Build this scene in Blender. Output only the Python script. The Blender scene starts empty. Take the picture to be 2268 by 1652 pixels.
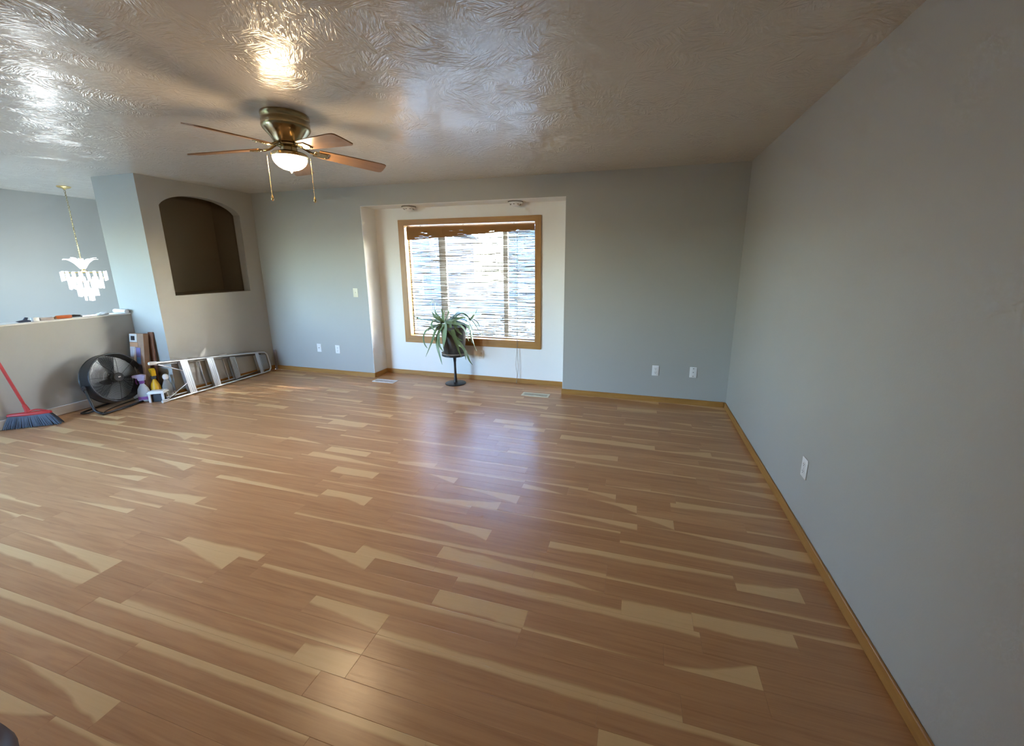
import bpy, bmesh, math, random
from mathutils import Vector, Matrix, Euler
sc = bpy.context.scene
COL = sc.collection

# ------------------------------------------------------------------ camera, sky, sun, exposure
cam_d = bpy.data.cameras.new('camera'); cam = bpy.data.objects.new('camera', cam_d); COL.objects.link(cam)
YAW, PITCH, ROLL, FPX = 0.2783, -0.2139, -0.0024, 874.26
_f = Vector((-math.sin(YAW)*math.cos(PITCH), math.cos(YAW)*math.cos(PITCH), math.sin(PITCH)))
_r = Vector((math.cos(YAW), math.sin(YAW), 0)); _u = _r.cross(_f)
_r2 = _r*math.cos(ROLL) + _u*math.sin(ROLL); _u2 = -_r*math.sin(ROLL) + _u*math.cos(ROLL)
cam.matrix_world = Matrix(((_r2.x, _u2.x, -_f.x, 5.0793), (_r2.y, _u2.y, -_f.y, -4.4092), (_r2.z, _u2.z, -_f.z, 1.5038), (0, 0, 0, 1)))
cam_d.sensor_width = 36; cam_d.lens = FPX*36/2268
cam_d.shift_x = -30.8/2268; cam_d.shift_y = -51.5/2268
cam_d.clip_start = 0.02; cam_d.clip_end = 500
sc.camera = cam

SUN_AZ = math.atan2(0.46, 0.89)          # the sun stands beyond the window, off to the right
SUN_EL = math.radians(27)
w = bpy.data.worlds.new('World'); sc.world = w; w.use_nodes = True
nt = w.node_tree; nt.nodes.clear()
sky = nt.nodes.new('ShaderNodeTexSky'); sky.sky_type = 'NISHITA'; sky.sun_disc = False
sky.sun_elevation = SUN_EL; sky.sun_rotation = math.pi/2 - SUN_AZ
bg = nt.nodes.new('ShaderNodeBackground'); bg.inputs[1].default_value = 4.2
ow = nt.nodes.new('ShaderNodeOutputWorld')
tint = nt.nodes.new('ShaderNodeMix'); tint.data_type = 'RGBA'; tint.blend_type = 'MULTIPLY'; tint.inputs[0].default_value = 1
tint.inputs[7].default_value = (.84, 1.0, 1.2, 1)                     # the camera is balanced for lamplight, so daylight reads cool
nt.links.new(sky.outputs[0], tint.inputs[6]); nt.links.new(tint.outputs[2], bg.inputs[0]); nt.links.new(bg.outputs[0], ow.inputs[0])
sun_d = bpy.data.lights.new('sun', 'SUN'); sun_d.energy = 7.0; sun_d.angle = math.radians(0.6); sun_d.color = (1, .97, .92)
sun = bpy.data.objects.new('sun', sun_d); COL.objects.link(sun)
_sd = Vector((math.cos(SUN_AZ)*math.cos(SUN_EL), math.sin(SUN_AZ)*math.cos(SUN_EL), math.sin(SUN_EL)))
sun.rotation_euler = _sd.to_track_quat('Z', 'Y').to_euler(); sun.location = _sd*30

def portal(name, loc, direction, sx, sy):
    l = bpy.data.lights.new(name, 'AREA'); l.shape = 'RECTANGLE'; l.size = sx; l.size_y = sy
    l.cycles.is_portal = True
    o = bpy.data.objects.new(name, l); COL.objects.link(o); o.location = loc
    o.rotation_euler = (-Vector(direction)).to_track_quat('Z', 'Y').to_euler()
portal('window_portal', (2.99, 0.44, 1.27), (0, -1, 0), 1.8, 1.5)
portal('door_portal', (-1.2, -5.76, 1.05), (0, 1, 0), 2.6, 2.1)

sc.view_settings.view_transform = 'Standard'; sc.view_settings.look = 'None'
sc.view_settings.exposure = 1.6; sc.view_settings.gamma = 1.0; sc.view_settings.use_curve_mapping = False
sc.cycles.use_denoising = True
sc.cycles.max_bounces = 6; sc.cycles.diffuse_bounces = 4; sc.cycles.glossy_bounces = 3
sc.cycles.use_adaptive_sampling = True; sc.cycles.adaptive_threshold = 0.08; sc.cycles.adaptive_min_samples = 16; sc.cycles.use_light_tree = False
sc.cycles.transmission_bounces = 6; sc.cycles.transparent_max_bounces = 24
sc.cycles.sample_clamp_indirect = 6.0; sc.cycles.caustics_reflective = False; sc.cycles.caustics_refractive = False

FAN_GLOW, CHAND_W, CRYSTAL_GLOW = 57.0, 7.5, .45
FAN_COL = (1.0, .72, .42)

# ------------------------------------------------------------------ helpers
class MB:
    """collects geometry for one mesh"""
    def __init__(s): s.v, s.f, s.m = [], [], Matrix.Identity(4)
    def at(s, m): s.m = m; return s
    def add(s, vs, fs):
        o = len(s.v); s.v += [tuple(s.m @ Vector(p)) for p in vs]; s.f += [tuple(i+o for i in f) for f in fs]; return s
    def box(s, x0, x1, y0, y1, z0, z1):
        return s.add([(x0,y0,z0),(x1,y0,z0),(x1,y1,z0),(x0,y1,z0),(x0,y0,z1),(x1,y0,z1),(x1,y1,z1),(x0,y1,z1)],
                     [(3,2,1,0),(4,5,6,7),(0,1,5,4),(1,2,6,5),(2,3,7,6),(3,0,4,7)])
    def bevel(s, x0, x1, y0, y1, z0, z1, b=.004, seg=2):
        bm = bmesh.new(); bmesh.ops.create_cube(bm, size=1)
        for v in bm.verts: v.co = Vector(((x0+x1)/2+v.co.x*(x1-x0), (y0+y1)/2+v.co.y*(y1-y0), (z0+z1)/2+v.co.z*(z1-z0)))
        bmesh.ops.bevel(bm, geom=bm.edges[:]+bm.verts[:], offset=b, segments=seg, profile=.5, affect='EDGES')
        bm.verts.index_update()
        s.add([v.co for v in bm.verts], [[v.index for v in f.verts] for f in bm.faces]); bm.free(); return s
    def tube(s, path, r, seg=8, closed=False, flat=1.0):
        P = [Vector(p) for p in path]; n = len(P); R = r if isinstance(r, (list, tuple)) else [r]*n
        vs, fs, prev = [], [], None
        for i, p in enumerate(P):
            if closed: t = P[(i+1) % n]-P[i-1]
            else: t = P[min(i+1, n-1)]-P[max(i-1, 0)]
            t.normalize()
            if prev is None:
                a = Vector((0,0,1)) if abs(t.z) < .9 else Vector((1,0,0))
                nrm = t.cross(a).normalized()
            else:
                nrm = (prev - t*prev.dot(t)).normalized()
            prev = nrm; bn = t.cross(nrm)
            for k in range(seg):
                a = 2*math.pi*k/seg
                vs.append(p + nrm*math.cos(a)*R[i] + bn*math.sin(a)*R[i]*flat)
        m = n if closed else n-1
        for i in range(m):
            j = (i+1) % n
            for k in range(seg):
                l = (k+1) % seg
                fs.append((i*seg+k, i*seg+l, j*seg+l, j*seg+k))
        if not closed:
            fs.append(tuple(range(seg-1, -1, -1))); fs.append(tuple((n-1)*seg+k for k in range(seg)))
        return s.add(vs, fs)
    def lathe(s, prof, seg=32, c=(0,0,0), caps=True):
        vs, fs = [], []; n = len(prof)
        for (r, z) in prof:
            for k in range(seg):
                a = 2*math.pi*k/seg; vs.append((c[0]+r*math.cos(a), c[1]+r*math.sin(a), c[2]+z))
        for i in range(n-1):
            for k in range(seg):
                l = (k+1) % seg; fs.append((i*seg+k, i*seg+l, (i+1)*seg+l, (i+1)*seg+k))
        if caps:
            if prof[0][0] > 1e-5: fs.append(tuple(range(seg-1, -1, -1)))
            if prof[-1][0] > 1e-5: fs.append(tuple((n-1)*seg+k for k in range(seg)))
        return s.add(vs, fs)
    def prism(s, poly, z0, z1):
        n = len(poly)
        return s.add([(x, y, z0) for x, y in poly]+[(x, y, z1) for x, y in poly],
                     [tuple(range(n-1, -1, -1)), tuple(range(n, 2*n))]+[(i, (i+1) % n, n+(i+1) % n, n+i) for i in range(n)])
    def mesh(s, name, mat, smooth=None):
        me = bpy.data.meshes.new(name); me.from_pydata(s.v, [], s.f); me.validate()
        bm = bmesh.new(); bm.from_mesh(me); bmesh.ops.recalc_face_normals(bm, faces=bm.faces); bm.to_mesh(me); bm.free()
        if smooth:
            me.polygons.foreach_set('use_smooth', [True]*len(me.polygons)); me.set_sharp_from_angle(angle=math.radians(smooth))
        if mat: me.materials.append(mat)
        me.update(); return me
    def build(s, name, mat, parent=None, smooth=None):
        o = bpy.data.objects.new(name, s.mesh(name, mat, smooth)); COL.objects.link(o)
        if parent: o.parent = parent
        return o
def tag(o, label=None, cat=None, group=None, kind=None):
    for k, v in (('label', label), ('category', cat), ('group', group), ('kind', kind)):
        if v: o[k] = v
    return o
def thing(name, label, cat, loc=(0,0,0), rot=(0,0,0), group=None, kind=None):
    o = bpy.data.objects.new(name, None); COL.objects.link(o); o.location = loc; o.rotation_euler = rot
    o.empty_display_size = .1
    return tag(o, label, cat, group, kind)
def T(x=0, y=0, z=0): return Matrix.Translation((x, y, z))
def R(a, ax): return Matrix.Rotation(a, 4, ax)
def smoothpath(pts, n=6):
    P = [Vector(p) for p in pts]; out = []
    for i in range(len(P)-1):
        a = P[max(i-1, 0)]; b = P[i]; c = P[i+1]; e = P[min(i+2, len(P)-1)]
        for k in range(n):
            t = k/n
            out.append(.5*((2*b)+(c-a)*t+(2*a-5*b+4*c-e)*t*t+(3*b-a-3*c+e)*t**3))
    out.append(P[-1]); return out

# ------------------------------------------------------------------ materials
def mat(name, col=(.5,.5,.5), rough=.5, metal=0, spec=.5, emit=None, es=0, trans=0, coat=0):
    m = bpy.data.materials.new(name); m.use_nodes = True
    b = m.node_tree.nodes['Principled BSDF']
    b.inputs['Base Color'].default_value = (*col, 1); b.inputs['Roughness'].default_value = rough
    b.inputs['Metallic'].default_value = metal; b.inputs['Specular IOR Level'].default_value = spec
    b.inputs['Transmission Weight'].default_value = trans; b.inputs['Coat Weight'].default_value = coat
    if emit: b.inputs['Emission Color'].default_value = (*emit, 1); b.inputs['Emission Strength'].default_value = es
    return m
def N(m, t, **kw):
    n = m.node_tree.nodes.new(t)
    for k, v in kw.items(): setattr(n, k, v)
    return n
def L(m, a, b): m.node_tree.links.new(a, b)
def bsdf(m): return m.node_tree.nodes['Principled BSDF']
def math_(m, op, a, b=None, c=None, clamp=False):
    n = N(m, 'ShaderNodeMath', operation=op); n.use_clamp = clamp
    for i, x in enumerate((a, b, c)):
        if x is None: continue
        if isinstance(x, (int, float)): n.inputs[i].default_value = x
        else: L(m, x, n.inputs[i])
    return n.outputs[0]
def noise(m, vec, scale, detail=3, rough=.5, dist=0):
    n = N(m, 'ShaderNodeTexNoise'); n.inputs['Scale'].default_value = scale; n.inputs['Detail'].default_value = detail
    n.inputs['Roughness'].default_value = rough; n.inputs['Distortion'].default_value = dist
    if vec is not None: L(m, vec, n.inputs['Vector'])
    return n.outputs['Fac']
def mixc(m, fac, a, b):
    n = N(m, 'ShaderNodeMix', data_type='RGBA')
    for sk, x in ((n.inputs[0], fac), (n.inputs[6], a), (n.inputs[7], b)):
        if isinstance(x, (int, float)): sk.default_value = x
        elif isinstance(x, tuple): sk.default_value = (*x, 1)
        else: L(m, x, sk)
    return n.outputs[2]
def bump(m, h, strength, dist):
    b = N(m, 'ShaderNodeBump'); b.inputs['Strength'].default_value = strength; b.inputs['Distance'].default_value = dist
    L(m, h, b.inputs['Height']); L(m, b.outputs[0], bsdf(m).inputs['Normal'])
def pos(m): return N(m, 'ShaderNodeNewGeometry').outputs['Position']
def scaled(m, vec, s):
    n = N(m, 'ShaderNodeMapping'); n.inputs['Scale'].default_value = s; L(m, vec, n.inputs['Vector']); return n.outputs[0]

def paint(name, col, rough=.55):
    m = mat(name, col, rough, spec=.4); p = pos(m)
    n1 = noise(m, p, 140, 2); n2 = noise(m, p, 1.3, 2)
    L(m, mixc(m, n2, tuple(c*.96 for c in col), tuple(min(1, c*1.04) for c in col)), bsdf(m).inputs['Base Color'])
    bump(m, n1, .12, .002); return m
M_WALL = paint('greige_wall_paint', (.43, .43, .405))
M_WHITE = paint('cream_alcove_paint', (.86, .855, .835))
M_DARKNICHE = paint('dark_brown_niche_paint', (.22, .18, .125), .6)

def ceiling_mat():
    m = mat('textured_ceiling_paint', (.68, .635, .56), .20, spec=.5); p = pos(m)
    warp = N(m, 'ShaderNodeTexNoise'); warp.inputs['Scale'].default_value = 5; L(m, p, warp.inputs['Vector'])
    vm = N(m, 'ShaderNodeVectorMath', operation='MULTIPLY_ADD'); L(m, warp.outputs['Color'], vm.inputs[0])
    vm.inputs[1].default_value = (.16, .16, 0); L(m, p, vm.inputs[2])
    vo = N(m, 'ShaderNodeTexVoronoi'); vo.inputs['Scale'].default_value = 8.5; L(m, vm.outputs[0], vo.inputs['Vector'])
    sep = N(m, 'ShaderNodeSeparateColor'); L(m, vo.outputs['Color'], sep.inputs[0])
    ang = math_(m, 'MULTIPLY', sep.outputs[0], 6.283)
    vr = N(m, 'ShaderNodeVectorRotate', rotation_type='Z_AXIS'); L(m, p, vr.inputs['Vector']); L(m, ang, vr.inputs['Angle'])
    st = noise(m, scaled(m, vr.outputs[0], (75, 14, 1)), 1, 2, .5, .6)
    blob = noise(m, p, 3.2, 3)
    mask = math_(m, 'MULTIPLY', math_(m, 'SUBTRACT', blob, .36, clamp=True), 4.2, clamp=True)
    ridge = math_(m, 'POWER', math_(m, 'MULTIPLY', math_(m, 'SUBTRACT', st, .35, clamp=True), 2.2, clamp=True), 1.3)
    fine = math_(m, 'MULTIPLY', noise(m, p, 24, 3), .3)
    bump(m, math_(m, 'ADD', math_(m, 'MULTIPLY', ridge, mask), fine), .38, .008)
    return m
M_CEIL = ceiling_mat()

def plank_mat():
    m = mat('laminate_planks', (.34,.2,.1), .3, spec=.5)
    uv = N(m, 'ShaderNodeUVMap', uv_map='UVMap'); sx = N(m, 'ShaderNodeSeparateXYZ'); L(m, uv.outputs[0], sx.inputs[0])
    at = N(m, 'ShaderNodeAttribute', attribute_name='strip'); sc_ = N(m, 'ShaderNodeSeparateColor'); L(m, at.outputs['Color'], sc_.inputs[0])
    u, v = sx.outputs[0], sx.outputs[1]; rnd, w0, w1 = sc_.outputs[0], sc_.outputs[1], sc_.outputs[2]
    p = pos(m)
    off = N(m, 'ShaderNodeCombineXYZ'); L(m, math_(m, 'MULTIPLY', rnd, 37), off.inputs[0]); L(m, math_(m, 'MULTIPLY', rnd, 91), off.inputs[1])
    pv = N(m, 'ShaderNodeVectorMath', operation='ADD'); L(m, p, pv.inputs[0]); L(m, off.outputs[0], pv.inputs[1]); pv = pv.outputs[0]
    wav = noise(m, scaled(m, pv, (5, 1.5, 1)), 1, 2)
    width = N(m, 'ShaderNodeMix'); L(m, math_(m, 'POWER', u, 1.6), width.inputs[0]); L(m, w0, width.inputs[2]); L(m, w1, width.inputs[3])
    edge = math_(m, 'ADD', width.outputs[0], math_(m, 'MULTIPLY', math_(m, 'SUBTRACT', wav, .5), math_(m, 'ADD', math_(m, 'MULTIPLY', width.outputs[0], .5), .06)))
    on = math_(m, 'GREATER_THAN', math_(m, 'ADD', w0, w1), .02)
    sap = math_(m, 'MULTIPLY', math_(m, 'MULTIPLY', math_(m, 'SUBTRACT', edge, v), 8, clamp=True), on)
    grain = noise(m, scaled(m, pv, (3.0, 110, 1)), 1, 4, .6, .3)
    grain2 = noise(m, scaled(m, pv, (1.6, 22, 1)), 1, 3, .55, 1.2)
    c1 = mixc(m, rnd, (.45, .23, .099), (.61, .34, .163))
    c2 = mixc(m, math_(m, 'MULTIPLY', math_(m, 'SUBTRACT', grain2, 0.36, clamp=True), 2.4, clamp=True), c1, (.36, .172, .072))
    c3 = mixc(m, math_(m, 'MULTIPLY', math_(m, 'SUBTRACT', grain, .25, clamp=True), 1.15, clamp=True), c2, (.60, .35, .175))
    s1 = mixc(m, grain, (.66, .43, .205), (.76, .53, .275))
    L(m, mixc(m, sap, c3, s1), bsdf(m).inputs['Base Color'])
    L(m, math_(m, 'ADD', math_(m, 'MULTIPLY', grain, .12), .24), bsdf(m).inputs['Roughness'])
    bump(m, grain, .04, .001)
    return m
M_PLANK = plank_mat()

def wood(name, a, b, axis=0, rough=.4, scale=1.0):
    m = mat(name, a, rough, spec=.45); tc = N(m, 'ShaderNodeTexCoord').outputs['Object']
    s = [40*scale]*3; s[axis] = 3*scale
    g = noise(m, scaled(m, tc, tuple(s)), 1, 4, .6, .8)
    L(m, mixc(m, math_(m, 'MULTIPLY', math_(m, 'SUBTRACT', g, .3, clamp=True), 2, clamp=True), a, b), bsdf(m).inputs['Base Color'])
    bump(m, g, .06, .001); return m
OAK_A, OAK_B = (.44, .225, .06), (.31, .14, .032)
M_OAKX = wood('golden_oak_x', OAK_A, OAK_B, 0); M_OAKY = wood('golden_oak_y', OAK_A, OAK_B, 1); M_OAKZ = wood('golden_oak_z', OAK_A, OAK_B, 2)
M_RAWWOOD = wood('pale_unfinished_trim', (.76, .74, .70), (.66, .63, .58), 1, .6)
M_VINYL = mat('white_vinyl', (.82, .82, .80), .35)
M_PLASTIC = mat('white_plastic', (.83, .83, .82), .3)
M_IVORY = mat('ivory_plastic', (.76, .72, .56), .35)
M_SLOT = mat('dark_slot', (.03, .03, .03), .6)
M_BLACK = mat('black_enamel', (.018, .018, .018), .35)
M_BLACKM = mat('black_plastic', (.03, .03, .032), .5)
M_ALU = mat('aluminium', (.62, .63, .64), .32, metal=.85)
M_DKALU = mat('dull_aluminium', (.36, .36, .35), .45, metal=.7)
def brass_mat():
    m = mat('antique_brass', (.42, .33, .18), .26, metal=1); n = noise(m, pos(m), 30, 2)
    L(m, math_(m, 'ADD', math_(m, 'MULTIPLY', n, .12), .18), bsdf(m).inputs['Roughness']); return m
M_BRASS = brass_mat()
M_GOLD = mat('polished_brass', (.78, .58, .26), .2, metal=1)
M_BLADE = wood('walnut_blade', (.30, .165, .075), (.20, .105, .045), 0, .3)
def glass_mat(name, refl=.07):
    m = bpy.data.materials.new(name); m.use_nodes = True; t = m.node_tree; t.nodes.clear()
    o = t.nodes.new('ShaderNodeOutputMaterial'); mx = t.nodes.new('ShaderNodeMixShader'); tr = t.nodes.new('ShaderNodeBsdfTransparent')
    gl = t.nodes.new('ShaderNodeBsdfGlossy'); gl.inputs['Roughness'].default_value = .02; mx.inputs[0].default_value = refl
    t.links.new(tr.outputs[0], mx.inputs[1]); t.links.new(gl.outputs[0], mx.inputs[2]); t.links.new(mx.outputs[0], o.inputs[0]); return m
M_GLASS = glass_mat('window_glass')
def translucent(name, col, fac=.5, transp=0.0, emit=None, es=0):
    m = bpy.data.materials.new(name); m.use_nodes = True; t = m.node_tree; t.nodes.clear()
    o = t.nodes.new('ShaderNodeOutputMaterial'); mx = t.nodes.new('ShaderNodeMixShader'); mx.inputs[0].default_value = fac
    d = t.nodes.new('ShaderNodeBsdfDiffuse'); d.inputs[0].default_value = (*col, 1)
    tl = t.nodes.new('ShaderNodeBsdfTranslucent'); tl.inputs[0].default_value = (*col, 1)
    t.links.new(d.outputs[0], mx.inputs[1]); t.links.new(tl.outputs[0], mx.inputs[2]); last = mx
    if transp:
        m2 = t.nodes.new('ShaderNodeMixShader'); m2.inputs[0].default_value = transp; tr = t.nodes.new('ShaderNodeBsdfTransparent')
        t.links.new(last.outputs[0], m2.inputs[1]); t.links.new(tr.outputs[0], m2.inputs[2]); last = m2
    if emit:
        e = t.nodes.new('ShaderNodeEmission'); e.inputs[0].default_value = (*emit, 1); e.inputs[1].default_value = es
        a = t.nodes.new('ShaderNodeAddShader'); t.links.new(last.outputs[0], a.inputs[0]); t.links.new(e.outputs[0], a.inputs[1]); last = a
    t.links.new(last.outputs[0], o.inputs[0]); return m

# ------------------------------------------------------------------ the setting
W, H, HB = 6.026, 2.44, .063
XA0, XA1, HH, DA = 1.682, 4.269, 2.209, .274
YC, XF, XW, HW, XFAR, YR = -1.29, -.73, -.557, .967, -2.66, -5.7
NX0, NX1 = -.03, -.065                      # the niche wall runs very slightly out of square
def nx(y): return NX0 + (NX1-NX0)*(y/YC)
WX0, WX1, WZ0, WZ1 = 2.105, 3.872, .545, 2.004
def struct(name, mb, m, label, cat='wall', smooth=None): return tag(mb.build(name, m, None, smooth), label, cat, None, 'structure')

floor = thing('floor', 'brown laminate plank floor with pale sapwood streaks', 'floor', kind='structure')
random.seed(11)
P0, PW = -3.465, .0935
# strips that stand out in the photograph: row, x0, x1, sapwood width at each end, tone, which edge is pale (1 = far edge)
KNOWN = {
 -2: [(1.9, 3.2, .35, .30, .3, 1), (3.2, 4.5, .36, .35, .35, 1), (4.5, 5.7, .2, .25, .3, 1)],
 -1: [(1.6, 2.75, .0, .0, .5, 1), (2.75, 4.0, .3, .25, .5, 1), (4.0, 5.1, .0, .0, .3, 1), (5.1, 6.02, 0, 0, .4, 1)],
 0: [(1.7, 2.57, .45, .85, .6, 1), (2.57, 2.89, .0, .0, .1, 1), (2.89, 3.85, .28, .3, .7, 0), (3.85, 4.105, .8, .95, .7, 0), (4.105, 5.03, .0, .0, .5, 1), (5.03, 5.9, .75, .0, .5, 1)],
 1: [(1.7, 2.57, .05, 1.0, .7, 1), (2.57, 2.89, .0, .0, .1, 1), (2.89, 4.105, .0, .25, .55, 0), (4.105, 5.02, .22, .28, .35, 1), (5.02, 6.02, .3, .3, .3, 1)],
 2: [(1.5, 2.45, 0, 0, .8, 1), (2.45, 3.12, .0, .15, .75, 0), (3.12, 3.712, .0, .0, .5, 1), (3.712, 4.105, .5, 1.0, .8, 1), (4.105, 5.3, .28, .3, .45, 0), (5.3, 6.02, .0, .0, .25, 0)],
 3: [(1.7, 2.4, .0, .0, .8, 1), (2.4, 3.127, .0, 1.0, .7, 1), (3.127, 3.30, .0, .0, .4, 1), (3.30, 4.68, .32, .25, .6, 1), (4.68, 5.59, .0, .0, .3, 1), (5.59, 6.02, .0, .0, .15, 1)],
 4: [(1.2, 2.7, .0, .0, .7, 0), (2.7, 3.25, .5, .55, .6, 0), (3.25, 4.25, .0, .0, .45, 0), (4.25, 4.684, .9, 1.0, .6, 1), (4.684, 5.25, .22, .0, .3, 0), (5.25, 5.59, .1, 1.0, .3, 0), (5.59, 6.02, .0, .0, .2, 0)],
 5: [(1.3, 2.1, .0, .55, .7, 0), (2.1, 3.15, .0, .0, .6, 1), (3.15, 3.825, .0, 1.0, .6, 1), (3.825, 4.3, .0, .0, .3, 1), (4.3, 5.4, .3, .3, .45, 1), (5.4, 6.02, .0, .0, .0, 1)],
 6: [(2.6, 3.7, .0, .0, .6, 1), (3.7, 4.16, .7, .3, .6, 0), (4.16, 5.08, .32, .3, .5, 0), (5.08, 5.378, .9, 1.0, .5, 0), (5.378, 5.77, .8, .7, .3, 1), (5.77, 6.02, .0, .0, .15, 1)],
 7: [(2.4, 3.4, .0, .0, .6, 1), (3.4, 4.13, .0, .0, .55, 1), (4.13, 4.65, .9, .5, .6, 0), (4.65, 5.0, .5, .05, .5, 0), (5.0, 6.02, .0, .3, .2, 0)],
 8: [(2.2, 3.1, .0, .0, .7, 1), (3.1, 3.85, .2, .25, .6, 0), (3.85, 5.0, .3, .35, .6, 0), (5.0, 6.02, .22, .2, .3, 0)],
 9: [(2.0, 3.0, .0, .0, .6, 0), (3.0, 3.7, .0, .0, .55, 0), (3.7, 4.335, .05, 1.0, .6, 1), (4.335, 4.68, .0, .0, .4, 0), (4.68, 5.6, .55, .3, .5, 1), (5.6, 5.88, .6, 1.0, .4, 0), (5.88, 6.02, 0, 0, .2, 0)],
 10: [(.6, 1.2, .0, .0, .8, 1), (1.2, 1.875, .0, 1.0, .7, 1), (1.875, 2.2, 0, 0, .6, 1), (2.2, 3.1, .5, .2, .6, 0), (3.1, 3.465, .7, 1.0, .6, 1), (3.465, 4.67, .0, .0, .5, 1), (4.67, 5.6, .0, .2, .4, 1), (5.6, 6.02, .2, .2, .2, 1)],
 13: [(2.1, 2.94, .0, .0, .6, 1), (2.94, 3.31, .9, .95, .6, 1), (3.31, 3.8, .0, .0, .5, 1), (3.8, 4.395, .05, 1.0, .6, 1), (4.395, 5.0, .0, .0, .4, 1), (5.0, 5.35, .0, 1.0, .4, 1), (5.35, 6.02, .0, .0, .2, 1)],
}
_cw, _cr, _cu, _cf = Vector((5.0793, -4.4092, 1.5038)), _r2, _u2, _f
def px(p):
    v = Vector(p)-_cw; z = v.dot(_cf)
    if z < .15: return None
    return 1164.8+FPX*v.dot(_cr)/z, 774.5-FPX*v.dot(_cu)/z
strips = []
for k in range(-25, 40):
    y0, y1 = P0+k*PW, P0+(k+1)*PW
    lo, hi = XF, W
    if y0 >= -.02: lo, hi = XA0, XA1
    y1 = min(y1, DA-.001 if y0 >= -.02 else .0 if k == 37 else y1)
    if y1-y0 < .01: continue
    todo = list(KNOWN.get(k, []))
    cuts = []
    def fill(a, b):
        x = a - random.uniform(0, .9) if a == lo else a
        while x < b-.02:
            ln = random.choice((.32, .45, .6, .75, .9, 1.1, 1.2))*random.uniform(.92, 1.08)
            e = min(x+ln, b)
            if b-e < .2: e = b
            t = random.random(); s0 = s1 = 0
            if t < .46: s0, s1 = random.uniform(.08, .30), random.uniform(.08, .30)
            elif t < .60: s0, s1 = random.uniform(0, .12), random.uniform(.6, 1.0)
            elif t < .66: s0, s1 = random.uniform(.7, 1.0), random.uniform(.7, 1.0); e = min(e, x+.4)
            elif t < .72: s0, s1 = random.uniform(.4, .7), 0
            if e > a+.02: cuts.append((max(x, a), e, s0, s1, random.random(), random.random() < .6))
            x = e
    if todo:
        todo.sort(); fill(lo, todo[0][0]); cuts += todo
        if todo[-1][1] < hi-.03: fill(todo[-1][1], hi)
    else: fill(lo, hi)
    for c in cuts: strips.append((k, y0, y1, *c))
def strip_geo(st, base=0):
    k, y0, y1, x0, x1, s0, s1, rnd, side = st
    g = .0002; a, b, c, d_ = x0+g, x1-g, y0+g, y1-g; e = .0002; i_ = .0009; zt, zb = 0.0, -.008
    vs = [(a,c,zb),(b,c,zb),(b,d_,zb),(a,d_,zb),(a,c,zt-e),(b,c,zt-e),(b,d_,zt-e),(a,d_,zt-e),(a+i_,c+i_,zt),(b-i_,c+i_,zt),(b-i_,d_-i_,zt),(a+i_,d_-i_,zt)]
    fs = [(8,9,10,11),(4,5,9,8),(5,6,10,9),(6,7,11,10),(7,4,8,11),(0,1,5,4),(1,2,6,5),(2,3,7,6),(3,0,4,7)]
    return vs, [tuple(i+base for i in f) for f in fs]
def strips_mesh(name, sts):
    vs, fs, own = [], [], []
    for st in sts:
        v, f = strip_geo(st, len(vs)); vs += v; fs += f; own += [st]*len(f)
    me = bpy.data.meshes.new(name); me.from_pydata(vs, [], fs)
    me.uv_layers.new(name='UVMap'); me.color_attributes.new('strip', 'FLOAT_COLOR', 'CORNER')
    uvl = me.uv_layers['UVMap']; ca = me.color_attributes['strip']
    for p in me.polygons:
        st = own[p.index]; x0, x1, y0, y1 = st[3], st[4], st[1], st[2]
        for li in p.loop_indices:
            c = me.vertices[me.loops[li].vertex_index].co
            v = (c.y-y0)/PW
            uvl.data[li].uv = ((c.x-x0)/(x1-x0), 1-v if st[8] else v)
            ca.data[li].color = (st[7], st[5], st[6], 1)
    me.materials.append(M_PLANK); return me
seen, rest = [], []
for st in strips:
    n = 0; area = 0; pts = [px((x, y, 0)) for x in (st[3], (st[3]+st[4])/2, st[4]) for y in (st[1], st[2])]
    vis = any(q and -60 < q[0] < 2330 and 700 < q[1] < 1720 for q in pts)
    d2 = ((st[3]+st[4])/2-5.08)**2+(st[1]+4.41)**2
    (seen if vis else rest).append((d2, st))
seen.sort(key=lambda t: t[0])
rest += seen[298:]; seen = seen[:298]
for _, st in seen:
    o = bpy.data.objects.new('plank', strips_mesh('plank', [st])); COL.objects.link(o); o.parent = floor
fo = bpy.data.objects.new('plank_field', strips_mesh('plank_field', [s for _, s in rest])); COL.objects.link(fo); fo.parent = floor; fo['kind'] = 'stuff'
MB().box(XF, W+.12, YR-.12, 0, -.2, -.008).box(XA0, XA1, 0, DA, -.2, -.008).box(XFAR, XF, YR-.12, -4.2, -.2, 0).build('subfloor', M_OAKX, floor)
struct('floor_foyer', MB().box(XFAR-.12, XF, -4.2, .4, -1.5, -1.3), M_RAWWOOD, 'lower entry landing floor beyond the half wall', 'floor')
struct('ceiling', MB().box(XFAR-.12, W+.12, YR-.12, .4, H, H+.15), M_CEIL, 'off-white ceiling with brushed texture and soft sheen', 'ceiling')
struct('wall_back', MB().box(XF, XA0, 0, .394, 0, H).box(XA1, W, 0, .394, 0, H).box(XA0, XA1, 0, .394, HH, H), M_WALL, 'greige window wall around the white alcove')
lin = .004
al = MB()
al.box(XA0, WX0, DA, .394, 0, HH).box(WX1, XA1, DA, .394, 0, HH).box(WX0, WX1, DA, .394, 0, WZ0).box(WX0, WX1, DA, .394, WZ1, HH)
al.box(XA0, XA0+lin, 0, DA, 0, HH).box(XA1-lin, XA1, 0, DA, 0, HH).box(XA0, XA1, 0.0, DA, HH-lin, HH)
struct('wall_alcove', al, M_WHITE, 'cream-white alcove walls around the window')
struct('wall_right', MB().box(W, W+.12, YR-.12, .394, -.2, H), M_WALL, 'long greige wall on the right of the room')
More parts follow.
